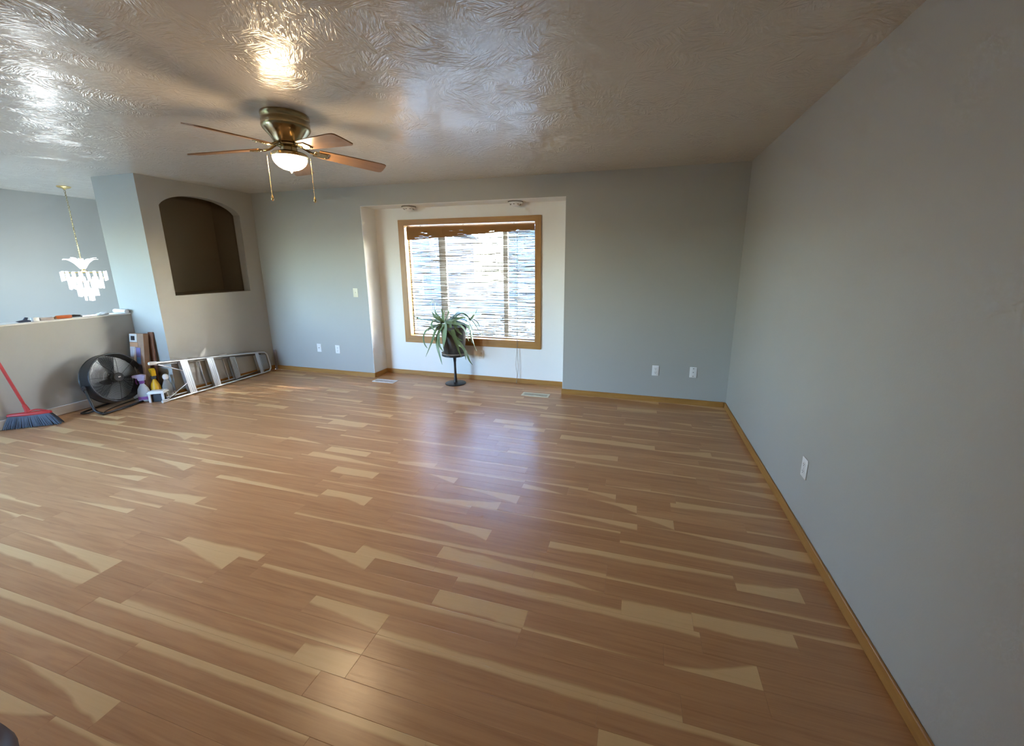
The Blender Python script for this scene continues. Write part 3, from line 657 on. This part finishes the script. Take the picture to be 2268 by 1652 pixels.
for j in range(5):
    a = 2*math.pi*j/5+.3; r_ = .11
    MB().lathe([(0,1.36),(.012,1.355),(.018,1.33),(.014,1.305),(.01,1.29),(0,1.29)], 12, (r_*math.cos(a), r_*math.sin(a), 0)).build('bulb', mat('frosted_bulb', (.9,.9,.9), .4, emit=(.9,.97,1), es=3), ch, 50)
ld = bpy.data.lights.new('bulb_light', 'POINT'); ld.energy = CHAND_W; ld.color = (.86,.95,1.0); ld.shadow_soft_size = .08
lo_ = bpy.data.objects.new('bulb_light', ld); COL.objects.link(lo_); lo_.parent = ch; lo_.location = (0, 0, 1.33)

# ------------------------------------------------------------------ small ceiling fixtures in the alcove
for lx, lab in ((2.262, 'white domed ceiling fixture above the left part of the window'), (3.652, 'white domed ceiling fixture above the right part of the window')):
    f = thing('alcove_ceiling_fixture', lab, 'ceiling fixture', (lx, .165, HH-.004), group='domed fixtures on the alcove ceiling')
    MB().lathe([(0,0),(.088,0),(.089,-.004),(.086,-.008),(0,-.008)], 40).build('trim_ring', mat('dark_trim_ring', (.14,.12,.10), .5), f, 40)
    MB().lathe([(.080,-.006),(.082,-.014),(.070,-.026),(.048,-.036),(.046,-.046),(.028,-.054),(0,-.056)], 40).build('dome', M_PLASTIC, f, 35)
    vt = MB()
    for j in range(8): a = 2*math.pi*j/8; vt.box(.060*math.cos(a)-.006, .060*math.cos(a)+.006, .060*math.sin(a)-.006, .060*math.sin(a)+.006, -.036, -.029)
    vt.build('vent_slots', mat('fixture_slot', (.25,.22,.2), .6), f)['kind'] = 'stuff'

# ------------------------------------------------------------------ wall plates
def plate(name, label, cat, loc, rotz, kind, m, group=None):
    """local frame: x right, z up, faces -y"""
    f = thing(name, label, cat, loc, (0,0,rotz), group)
    MB().bevel(-.036, .036, -.006, 0, -.058, .058, .003).build('cover_plate', m, f, 40)
    if kind == 'outlet':
        for zz in (.021, -.021):
            rcp = MB(); rcp.prism([(.0165*math.cos(a_), .0165*math.sin(a_)*.88) for a_ in [2*math.pi*j/20 for j in range(20)]], 0, .003).at(Matrix.Identity(4))
            rb = rcp.build('receptacle', M_PLASTIC if m is not M_IVORY else M_IVORY, f); rb.matrix_local = T(0,-.006,zz) @ R(math.pi/2, 'X')
            sl = MB(); sl.box(-.0075,-.005,-.001,.0065,.0028,.0036).box(.005,.0075,-.001,.0065,.0028,.0036).lathe([(0,.0028),(.0028,.0028),(.0028,.0036),(0,.0036)], 10, (0,-.007,0))
            sl.build('slots', M_SLOT, rb)
        MB().lathe([(0,0),(.003,.0),(.002,.0015),(0,.002)], 8).at(Matrix.Identity(4)).build('screw', M_ALU, f).matrix_local = T(0,-.006,0) @ R(math.pi/2,'X')
    elif kind == 'coax':
        b = MB().lathe([(0,0),(.007,0),(.007,.003),(.0045,.003),(.0045,.010),(.0012,.010),(0,.0102)], 14).build('jack', M_DKALU, f, 40); b.matrix_local = T(0,-.006,0) @ R(math.pi/2,'X')
    elif kind == 'cable':
        for zz in (.042, 0, -.042):
            b = MB().lathe([(0,0),(.0055,0),(.0055,.002),(.003,.002),(.003,.005),(0,.005)], 12).build('jack' if zz == 0 else 'screw', M_DKALU, f, 40); b.matrix_local = T(0,-.006,zz) @ R(math.pi/2,'X')
    elif kind == 'switch':
        MB().bevel(-.005,.005,-.014,-.005,-.004,.011,.001,1).build('toggle', m, f)
        for zz in (.03, -.03):
            b = MB().lathe([(0,0),(.003,0),(.002,.0015),(0,.002)], 8).build('screw', M_ALU, f); b.matrix_local = T(0,-.006,zz) @ R(math.pi/2,'X')
    return f
plate('cable_plate', 'white coax cable plate low on the wall nearest the ladder', 'wall plate', (.812, 0, .365), 0, 'coax', M_PLASTIC)
plate('wall_outlet', 'white duplex outlet on the bluish wall left of the alcove', 'outlet', (1.12, 0, .36), 0, 'outlet', M_PLASTIC)
plate('light_switch', 'ivory light switch on the wall left of the alcove', 'light switch', (1.498, 0, 1.141), 0, 'switch', M_IVORY)
plate('wall_outlet', 'white duplex outlet on the grey wall right of the alcove', 'outlet', (5.296, 0, .36), 0, 'outlet', M_PLASTIC)
plate('cable_plate', 'white cable plate with three dots near the right corner', 'wall plate', (5.680, 0, .367), 0, 'cable', M_PLASTIC)
plate('wall_outlet', 'white duplex outlet on the long right wall', 'outlet', (W, -2.04, .384), -math.pi/2, 'outlet', M_PLASTIC)
plate('wall_outlet', 'white outlet under the window half hidden beside the plant', 'outlet', (3.137, DA, .345), 0, 'outlet', M_PLASTIC)

# ------------------------------------------------------------------ floor registers
for (x0, x1, y0, y1), lab, m in (((1.765, 2.085, -.178, -.058), 'white floor vent by the left corner of the alcove', M_PLASTIC), ((3.812, 4.138, -.192, -.075), 'cream floor vent by the right corner of the alcove', M_IVORY)):
    f = thing('floor_vent', lab, 'floor vent', ((x0+x1)/2, (y0+y1)/2, 0), group='floor vents'); hx, hy = (x1-x0)/2, (y1-y0)/2
    fr = MB(); bw = .022
    fr.bevel(-hx, hx, -hy, -hy+bw, .0, .007, .002, 1).bevel(-hx, hx, hy-bw, hy, .0, .007, .002, 1).bevel(-hx, -hx+bw, -hy+bw, hy-bw, .0, .007, .002, 1).bevel(hx-bw, hx, -hy+bw, hy-bw, .0, .007, .002, 1)
    fr.build('frame', m, f)
    MB().box(-hx+bw, hx-bw, -hy+bw, hy-bw, .0003, .001).build('duct_shadow', mat('dark_duct', (.05,.045,.04), .8), f)
    lv = MB(); n = 26
    for i in range(n):
        xx = -hx+bw+(i+.5)*(2*hx-2*bw)/n; lv.box(xx-.0018, xx+.0018, -hy+bw, hy-bw, .001, .005)
    lv.box(-hx+bw, hx-bw, -.002, .002, .001, .0055); o = lv.build('louvres', m, f); o['kind'] = 'stuff'
    MB().bevel(-.012, .012, -hy+bw+.004, -hy+bw+.012, .004, .010, .001, 1).build('lever', m, f)

# ------------------------------------------------------------------ ladder, folded and lying on its side against the niche wall
ld = thing('step_ladder', 'folded aluminium step ladder lying on its side below the niche', 'ladder')
# ladder frame: s runs from the feet (0) to the rounded top (1), u runs across from lower rail to upper rail
LA, LB = Vector((.05, -1.475, .016)), Vector((.055, -.14, .016))       # lower rail ends
UA, UB = Vector((.005, -1.50, .452)), Vector((.022, -.155, .292))       # upper rail ends
def lp(s, u, off=0): 
    p = LA.lerp(LB, s).lerp(UA.lerp(UB, s), u); return p+Vector((-off, 0, 0))
r_ = .014
path = [lp(0,0), lp(.5,0), lp(.93,0)] + [lp(.975,.02), lp(.995,.10), lp(1.0,.22), lp(1.0,.78), lp(.995,.90), lp(.975,.98)] + [lp(.93,1), lp(.5,1), lp(0,1)]
MB().tube(path, r_, 10).build('front_rail', M_ALU, ld, 60)
def channel(s, wd, m, name, dep=.05, off=0, u0=.0, u1=1.0):
    a, b = lp(s, u0, off), lp(s, u1, off); ax = (b-a); ln = ax.length; ax.normalize()
    sd = (lp(min(1, s+.05), .5)-lp(max(0, s-.05), .5)).normalized(); sd = (sd-ax*sd.dot(ax)).normalized(); n_ = ax.cross(sd)
    if n_.x > 0: n_ = -n_
    M_ = Matrix(((sd.x, ax.x, n_.x, a.x), (sd.y, ax.y, n_.y, a.y), (sd.z, ax.z, n_.z, a.z), (0,0,0,1)))
    mb = MB().at(M_); mb.box(-wd/2, wd/2, 0, ln, -.012, -.009); mb.box(-wd/2, -wd/2+.003, 0, ln, -.009, dep-.012); mb.box(wd/2-.003, wd/2, 0, ln, -.009, dep-.012)
    for k in range(3): mb.box(-wd/2+.012+k*.02, -wd/2+.016+k*.02, .02, ln-.02, -.0145, -.012)
    return mb.build(name, m, ld)
channel(.215, .075, M_ALU, 'step'); channel(.43, .075, M_ALU, 'step'); channel(.64, .070, M_DKALU, 'step', off=.018); channel(.885, .045, M_ALU, 'step')
tp = MB(); a, b, c_, e_ = lp(.90,.14), lp(.985,.14), lp(.985,.86), lp(.90,.86)
tp.add([a, b, c_, e_]+[p+Vector((-.006,0,0)) for p in (a, b, c_, e_)], [(0,1,2,3),(7,6,5,4),(0,4,5,1),(1,5,6,2),(2,6,7,3),(3,7,4,0)])
tp.build('top_plate', M_DKALU, ld)
for u0, u1 in ((.06, .10), (.94, .90)):
    MB().tube([lp(.02, u0, .03), lp(.9, u1, .022)], .009, 8).build('rear_rail', M_DKALU, ld, 60)
for s in (.35, .56): MB().tube([lp(s, .08, .03), lp(s, .92, .03)], .008, 8).build('rear_bar', M_DKALU, ld, 60)
MB().tube([lp(.03, .05), lp(.19, .33)], .006, 8).build('brace', M_ALU, ld, 60); MB().tube([lp(.03, .95), lp(.19, .70)], .006, 8).build('brace', M_ALU, ld, 60)
MB().tube([lp(.89, .16, -.004), lp(.55, .03, .0)], .005, 8).build('spreader', M_BLACKM, ld, 60); MB().tube([lp(.93, .92, -.002), lp(.55, .965, .0)], .005, 8).build('spreader', M_BLACKM, ld, 60)
M_FOOT = mat('off_white_rubber_foot', (.68,.66,.62), .6)
for u in (0, 1):
    p, q_ = lp(-.03, u), lp(.02, u); MB().tube([p, p.lerp(q_, .2), q_], [.016, .021, .020], 12).build('rubber_foot', M_FOOT, ld, 40)
MB().bevel(-.014, .0, -.05, .05, 0, .012, .003).build('paint_chip', M_FOOT, ld).matrix_local = T(*(lp(.56, 1)+Vector((0,0,r_-.002))))

# ------------------------------------------------------------------ floor fan
ff = thing('floor_fan', 'black round floor fan standing against the half wall', 'fan', (-.345, -1.685, 0))
FN = Vector((1, .22, .20)).normalized(); FC = Vector((0, 0, .310)); FR = .255
fa = FN.cross(Vector((0,0,1))).normalized(); fb = fa.cross(FN).normalized()
MF = Matrix(((fa.x, fb.x, FN.x, FC.x), (fa.y, fb.y, FN.y, FC.y), (fa.z, fb.z, FN.z, FC.z), (0,0,0,1)))
def ring(mb, r, z, rr, seg=56): mb.tube([(r*math.cos(2*math.pi*j/seg), r*math.sin(2*math.pi*j/seg), z) for j in range(seg)], rr, 6, closed=True)
dm = MB().at(MF); dm.lathe([(FR,.055),(FR+.006,.055),(FR+.006,-.055),(FR,-.055),(FR,.055)], 56, caps=False); ring(dm, FR+.003, .055, .008); ring(dm, FR+.003, -.055, .008)
dm.build('drum', M_BLACK, ff, 40)
for zf, nm in ((.062, 'front_grille'), (-.062, 'rear_grille')):
    g = MB().at(MF); sg_ = 1 if zf > 0 else -1
    for k in range(1, 24): rr = .045+k*.009; ring(g, rr, zf+sg_*.012*(1-(rr/FR)**2), .0016, 40)
    for k in range(8 if zf > 0 else 6): 
        a = 2*math.pi*k/(8 if zf > 0 else 6)+.2; g.tube([(.04*math.cos(a), .04*math.sin(a), zf+sg_*.013), (.16*math.cos(a), .16*math.sin(a), zf+sg_*.008), (FR*math.cos(a), FR*math.sin(a), zf-sg_*.004)], .0022, 6)
    o = g.build(nm, M_BLACK, ff, 60); o['kind'] = 'stuff'
MB().at(MF).lathe([(0,.082),(.040,.080),(.048,.074),(.048,.066),(0,.066)], 32).build('centre_badge', M_BLACKM, ff, 40)
MB().at(MF).bevel(-.012,.012,-.006,.006,.0815,.0835,.0005,1).build('badge_mark', M_PLASTIC, ff)
MB().at(MF).lathe([(0,.03),(.045,.028),(.05,.02),(.05,-.02),(.062,-.03),(.062,-.10),(.05,-.115),(0,-.118)], 32).build('motor', M_BLACKM, ff, 40)
M_FB = mat('grey_metal_fan_blade', (.33,.33,.32), .4, metal=.6)
for k in range(3):
    mb = MB(); vs, fs = [], []
    for i in range(7):
        r0 = .045+i*.032; half = math.radians(30+i*1.2); tw = .55-.05*i
        for j in range(7):
            a = -half+2*half*j/6; vs.append((r0*math.cos(a), r0*math.sin(a), math.sin(a)*r0*tw*.45))
    for i in range(6):
        for j in range(6): fs.append((i*7+j, i*7+j+1, (i+1)*7+j+1, (i+1)*7+j))
    nv = len(vs); vs2 = [(x, y, z-.0018) for x, y, z in vs]; fs2 = [tuple(reversed([q+nv for q in f])) for f in fs]
    rim = [j for j in range(7)]+[i*7+6 for i in range(1,7)]+[42+j for j in range(5,-1,-1)]+[i*7 for i in range(5,0,-1)]
    side = [(rim[i], rim[(i+1)%len(rim)], rim[(i+1)%len(rim)]+nv, rim[i]+nv) for i in range(len(rim))]
    b_ = mb.at(MF @ R(2*math.pi*k/3+.55, 'Z')).add(vs+vs2, fs+fs2+side).build('blade', M_FB, ff, 40)
pL, pR = FC-fa*(FR+.02)-fb*.03, FC+fa*(FR+.02)-fb*.03
if pL.y > pR.y: pL, pR = pR, pL
fx = Vector((1, .22, 0)).normalized()
def cor(p, x, z): return Vector((p.x, p.y, z))+fx*x
path = smoothpath([pL, cor(pL, .02, .16), cor(pL, .05, .05), cor(pL, .12, .016), cor(pL, .16, .014)+Vector((0,.03,0)), cor(pR, .16, .014)-Vector((0,.03,0)), cor(pR, .12, .016), cor(pR, .05, .05), cor(pR, .02, .16), pR], 5)
MB().tube(path, .0115, 10).build('stand_tube', M_BLACK, ff, 60)
path = smoothpath([cor(pL, .06, .045), cor(pL, -.04, .014), cor(pL, -.13, .012)+Vector((0,.04,0)), cor(pR, -.13, .012)-Vector((0,.04,0)), cor(pR, -.04, .014), cor(pR, .06, .045)], 5)
MB().tube(path, .009, 8).build('rear_foot_tube', M_BLACK, ff, 60)
for p, s in ((pL, -1), (pR, 1)):
    k_ = MB().lathe([(0,0),(.022,.0),(.024,.008),(.018,.02),(0,.022)], 16).build('tilt_knob', M_BLACKM, ff, 40)
    k_.matrix_local = Matrix.Translation(p) @ (Vector((0, s, 0)).to_track_quat('Z', 'X').to_matrix().to_4x4())
MB().tube(smoothpath([(-.06,.22,.09),(.0,.26,.05),(.06,.24,.008),(.12,.12,.008),(.19,.0,.006),(.20,-.14,.006),(.14,-.2,.006),(.06,-.1,.006),(.0,.05,.006),(-.05,.2,.006)], 6), .0042, 6).build('power_cord', M_BLACKM, ff, 60)

# ------------------------------------------------------------------ broom
br = thing('broom', 'red angle broom with dark bristles leaning on the half wall', 'broom', (-.40, -2.30, 0))
M_RED = mat('red_plastic', (.50,.045,.045), .4)
hb_ = Vector((-.045, -.005, .165)); ht = Vector((-.125, -.14, 1.05))
MB().tube([hb_, hb_.lerp(ht, .5), ht], .0115, 12).build('handle', M_RED, br, 50)
MB().tube([hb_-Vector((0,0,.05)), hb_, hb_+Vector((-.006,-.008,.05))], [.022,.018,.014], 14).build('socket', M_RED, br, 50)
hd = MB(); e0, e1 = Vector((-.135, -.10, .128)), Vector((.07, .10, .118)); ax = (e1-e0).normalized()
hd.tube([e0, e0.lerp(e1,.08), e0.lerp(e1,.3), e0.lerp(e1,.5), e0.lerp(e1,.75), e0.lerp(e1,.95), e1], [.014,.021,.025,.027,.025,.021,.012], 12, flat=.8)
hd.tube(smoothpath([e0.lerp(e1,.52)+Vector((0,0,.03)), e0.lerp(e1,.7)+Vector((0,0,.035)), e0.lerp(e1,.98)+Vector((0,0,.008))], 5), .007, 8)
hd.build('head', M_RED, br, 50)
def brist_mat():
    m = mat('grey_black_bristles', (.03,.035,.045), .6); n = noise(m, scaled(m, pos(m), (30,30,3)), 1, 3)
    L(m, mixc(m, n, (.02,.022,.028), (.11,.14,.19)), bsdf(m).inputs['Base Color']); return m
bs = MB(); random.seed(3); side_ = Vector((ax.y, -ax.x, 0)).normalized()
for i in range(64):
    for j in range(6):
        t_ = i/63; top = e0.lerp(e1, .04+.92*t_)+side_*(j-2.5)*.007+Vector((0,0,-.008))
        fl0, fl1 = Vector((-.15, -.13, .004)), Vector((.155, .12, .004))
        bot = fl0.lerp(fl1, t_)+side_*(j-2.5)*.013+Vector((random.uniform(-.005,.005), random.uniform(-.005,.005), random.uniform(0,.006)))
        bs.tube([top, top.lerp(bot,.5)+side_*(j-2.5)*.001, bot], [.0034,.0036,.0028], 4)
o = bs.build('bristles', brist_mat(), br); o['kind'] = 'stuff'

# ------------------------------------------------------------------ supplies by the column
pk = thing('flooring_kit_box', 'tall cardboard package with a white and black top label leaning on the column', 'package', (-.37, -1.475, .0), (math.radians(-7), 0, math.radians(4)))
def card_mat():
    m = mat('brown_cardboard', (.40,.26,.17), .8); n = noise(m, pos(m), 14, 3)
    L(m, mixc(m, n, (.34,.21,.13), (.48,.34,.25)), bsdf(m).inputs['Base Color']); return m
M_CARD = card_mat()
MB().bevel(-.10, .10, 0, .055, .0, .75, .003, 1).build('carton', M_CARD, pk)
MB().box(-.098, -.02, -.003, 0, .10, .60).build('white_panel', mat('pale_card_print', (.70,.66,.68), .6), pk)
MB().box(-.096, .012, -.0045, -.001, .655, .745).build('top_label', M_PLASTIC, pk)
MB().box(-.072, -.018, -.0055, -.004, .673, .722).build('black_square', M_BLACKM, pk)
MB().box(-.095, .02, -.0035, -.001, .60, .648).build('orange_band', mat('orange_card_print', (.66,.36,.20), .6), pk)
MB().box(-.008, .052, -.0035, -.001, .40, .59).build('lilac_panel', mat('lilac_card_print', (.24,.22,.48), .5), pk)
MB().box(-.006, .05, -.0045, -.003, .41, .48).build('blue_panel', mat('blue_card_print', (.16,.36,.72), .5), pk)
MB().add([(-.002,-.0035,.40),(.062,-.0035,.39),(.075,-.0035,.26),(.0,-.0035,.33),(-.002,-.001,.40),(.062,-.001,.39),(.075,-.001,.26),(.0,-.001,.33)],[(0,1,2,3),(7,6,5,4),(0,4,5,1),(1,5,6,2),(2,6,7,3),(3,7,4,0)]).build('dark_wedge', mat('dark_plum_print', (.045,.04,.06), .5), pk)
MB().tube([(-.035,-.006,.24),(-.035,-.006,.585)], .007, 10).build('white_rod', M_PLASTIC, pk, 60)
bd = thing('board_offcut', 'thin reddish brown board offcut leaning behind the cardboard package', 'board', (-.275, -1.362, 0), (math.radians(-4), 0, math.radians(2)))
MB().bevel(-.035, .035, 0, .012, 0, .755, .001, 1).build('board', wood('red_brown_board', (.26,.12,.07), (.15,.065,.04), 2), bd)

def spray(name, label, loc, s, body_m, neck_m, head_m, rot, label_m=None, flat=.62, h=.19):
    f = thing(name, label, 'spray bottle', loc, (0,0,rot))
    prof = [(0,0),(.040,.0),(.046,.006),(.047,.03),(.045,.085),(.040,.115),(.028,.140),(.017,.158),(.0135,.168),(.0135,h-.005),(0,h-.005)]
    b = MB().at(Matrix.Diagonal((s, s*flat, s, 1))).lathe(prof, 28).build('bottle', body_m, f, 40)
    if label_m: MB().at(Matrix.Diagonal((s*1.02, s*flat*1.03, s, 1))).lathe([(.0472,.022),(.0474,.026),(.0468,.048),(.0466,.05)], 28, caps=False).build('label', label_m, f, 40)
    MB().at(Matrix.Scale(s, 4)).lathe([(0,h-.022),(.019,h-.022),(.0195,h-.002),(.016,h+.004),(0,h+.004)], 20).build('collar', neck_m, f, 40)
    hd_ = MB().at(Matrix.Scale(s, 4))
    hd_.add([(x, y, z) for y in (-.013, .013) for x, z in ((-.024,h+.004),(.018,h+.004),(.022,h+.026),(.055,h+.036),(.055,h+.054),(-.005,h+.062),(-.034,h+.050))],
            [tuple(range(7)), tuple(range(13,6,-1))]+[(i, i+7, (i+1)%7+7, (i+1)%7) for i in range(7)])
    hd_.build('sprayer_head', head_m, f)
    MB().at(Matrix.Scale(s, 4)).lathe([(0,0),(.008,0),(.008,.010),(0,.010)], 12).build('nozzle', neck_m, f).matrix_local = T(.055*s, 0, (h+.045)*s) @ R(math.pi/2, 'Y')
    MB().at(Matrix.Scale(s, 4)).tube(smoothpath([(.022,0,h+.026),(.038,0,h+.012),(.040,0,h-.012),(.034,0,h-.03)], 4), [.006]*13, 8, flat=.8).build('trigger', neck_m, f, 50)
    return f
M_CLEARW = translucent('milky_plastic', (.72,.76,.80), .35)
M_PURPLE = mat('purple_plastic', (.16,.04,.26), .4)
M_LILAC = mat('lilac_plastic', (.42,.36,.50), .4)
M_YELLOW = mat('yellow_plastic', (.72,.40,.01), .4)
spray('spray_bottle', 'white spray bottle with purple collar and lilac head beside the fan', (-.215, -1.515, 0), 1.25, M_CLEARW, M_PURPLE, M_LILAC, math.radians(215), mat('purple_label', (.30,.10,.36), .5))
spray('spray_bottle', 'yellow spray bottle with black collar against the cardboard package', (-.182, -1.415, 0), 1.42, M_YELLOW, M_BLACKM, M_YELLOW, math.radians(160), None, .7)
cb = thing('squeeze_bottle', 'clear bottle with round white cap behind the ladder foot', 'bottle', (-.098, -1.352, 0))
MB().lathe([(0,0),(.041,0),(.046,.006),(.046,.10),(.042,.14),(.028,.19),(.016,.215),(.014,.225),(0,.225)], 28).build('bottle', translucent('clear_cloudy_plastic', (.55,.54,.50), .4, .35), cb, 40)
MB().lathe([(0,.222),(.019,.222),(.026,.234),(.028,.25),(.024,.268),(.012,.28),(0,.282)], 24).build('cap', M_PLASTIC, cb, 50)
tb = thing('plastic_tray', 'small white plastic tray on legs at the foot of the ladder', 'tray', (-.07, -1.478, 0), (0,0,math.radians(30)))
MB().bevel(-.07, .09, -.05, .05, .098, .118, .006).bevel(-.062, .082, -.042, .042, .112, .128, .004).build('tray_top', M_PLASTIC, tb, 40)
for sx, sy in ((-.055,-.035),(.07,-.035),(-.055,.035),(.07,.035)): MB().bevel(sx-.012, sx+.012, sy-.008, sy+.008, 0, .100, .003, 1).build('leg', M_PLASTIC, tb)
MB().bevel(-.05, .06, -.02, .03, .0, .085, .004).build('black_box', M_BLACKM, tb)
so = thing('corner_strip', 'narrow grey strip standing in the corner beyond the ladder', 'trim offcut', (.016, -.018, 0))
MB().bevel(-.02, .022, -.004, .004, 0, .295, .001, 1).build('strip', mat('plain_grey_strip', (.30,.27,.28), .6), so)  # thin upright grey strip in the corner

# ------------------------------------------------------------------ things on the half-wall ledge
rl = thing('paint_roller_cover', 'white paint roller cover lying on the ledge by the column', 'roller cover', (-.52, -1.345, HW+.021), (0, 0, math.radians(-4)))
mb = MB().at(R(-math.pi/2, 'Y') @ T(0,0,0)); mb.lathe([(.013,0),(.021,0),(.0225,.004),(.0225,.222),(.021,.228),(.013,.228)], 28); mb.build('fleece', mat('white_roller_nap', (.85,.86,.88), .9), rl, 40)
MB().at(R(-math.pi/2, 'Y')).lathe([(.0,.003),(.0135,.003),(.0135,.225),(0,.225)], 20).build('core', M_SLOT, rl, 40)
rg = thing('crumpled_rag', 'small crumpled white rag on the ledge beside the roller cover', 'rag', (-.60, -1.515, HW))
bm = bmesh.new(); bmesh.ops.create_icosphere(bm, subdivisions=4, radius=1); random.seed(8)
from mathutils import noise as mn
for v in bm.verts:
    n_ = mn.noise(v.co*2.3)*.35+mn.noise(v.co*6)*.12; c0 = v.co*(1+n_); v.co = Vector((c0.x*.035, c0.y*.05, max(0, (c0.z+.75)*.016)))
me = bpy.data.meshes.new('cloth'); bm.to_mesh(me); bm.free(); me.materials.append(mat('white_rag_cloth', (.82,.83,.84), .9))
for p in me.polygons: p.use_smooth = True
o = bpy.data.objects.new('cloth', me); COL.objects.link(o); o.parent = rg
pp = thing('paper_sheet', 'white paper sheet lying flat on the half-wall ledge', 'paper', (-.62, -1.64, HW), (0,0,math.radians(6)))
MB().add([(-.06,-.10,.0),(.068,-.10,.001),(.07,.0,.004),(.066,.10,.002),(-.06,.10,.0),(-.06,-.10,.0012),(.068,-.10,.0022),(.07,0,.0052),(.066,.10,.0032),(-.06,.10,.0012)],[(0,4,3,2,1),(5,6,7,8,9),(0,1,6,5),(1,2,7,6),(2,3,8,7),(3,4,9,8),(4,0,5,9)]).build('sheet', M_PLASTIC, pp)
tl = thing('utility_knife', 'orange and black hand tool lying on the half-wall ledge', 'tool', (-.60, -1.80, HW), (0,0,math.radians(82)))
MB().bevel(-.085, .03, -.02, .02, .001, .034, .009).build('orange_grip', mat('orange_plastic', (.62,.14,.03), .45), tl, 40)
MB().add([(x, y, z) for y in (-.012, .012) for x, z in ((.025,.006),(.10,.004),(.112,.010),(.085,.018),(.10,.024),(.05,.032),(.025,.031))], [tuple(range(7)), tuple(range(13,6,-1))]+[(i, i+7, (i+1)%7+7, (i+1)%7) for i in range(7)]).build('black_nose', M_BLACKM, tl)
MB().bevel(-.10, -.08, -.017, .017, .002, .024, .004).build('brown_end', mat('brown_rubber', (.22,.12,.06), .6), tl, 40)
cl = thing('spring_clamp', 'small dark blue clamp at the far left of the ledge', 'clamp', (-.60, -2.10, HW), (0,0,math.radians(80)))
M_NAVY = mat('navy_plastic', (.02,.03,.06), .45)
MB().add([(x, y, z) for y in (-.012, .012) for x, z in ((-.04,.0),(.03,.0),(.036,.012),(.012,.02),(.02,.042),(.004,.046),(-.012,.022),(-.06,.012))], [tuple(range(8)), tuple(range(15,7,-1))]+[(i, i+8, (i+1)%8+8, (i+1)%8) for i in range(8)]).build('jaw', M_NAVY, cl)
MB().lathe([(0,0),(.013,0),(.013,.026),(0,.026)], 16).build('pivot', M_NAVY, cl, 40).matrix_local = T(.0,.013,.018) @ R(math.pi/2,'X')
bx1 = thing('small_white_box', 'small white box on the ledge beside the dark clamp', 'box', (-.60, -2.035, HW), (0,0,.1))
MB().bevel(-.02,.02,-.022,.022,0,.032,.003).build('box_body', M_PLASTIC, bx1); MB().bevel(-.021,.021,-.023,.023,.028,.036,.002,1).build('box_lid', M_PLASTIC, bx1)
bx2 = thing('beige_carton', 'flat beige carton on the ledge beside the small white box', 'box', (-.61, -1.955, HW), (0,0,-.05))
MB().bevel(-.03,.03,-.045,.045,0,.026,.002,1).build('carton_body', mat('beige_card', (.58,.50,.46), .8), bx2); MB().box(-.031,.031,-.046,.046,.026,.029).build('carton_lid', M_PLASTIC, bx2)

# ------------------------------------------------------------------ dark thing cut off by the bottom left corner
ot = thing('dark_stool', 'dark brown rounded furniture edge in the bottom left photo corner', 'stool', (3.36, -4.16, 0), (0,0,math.radians(20)))
M_LEATHER = mat('dark_brown_leather', (.045,.022,.018), .5)
MB().lathe([(0,.03),(.17,.03),(.185,.045),(.195,.08),(.2,.16),(.19,.20),(.16,.215),(.0,.222)], 40).build('cushion', M_LEATHER, ot, 50)
MB().lathe([(0,0),(.165,0),(.17,.006),(.17,.034),(0,.034)], 40).build('base', M_BLACKM, ot, 40)
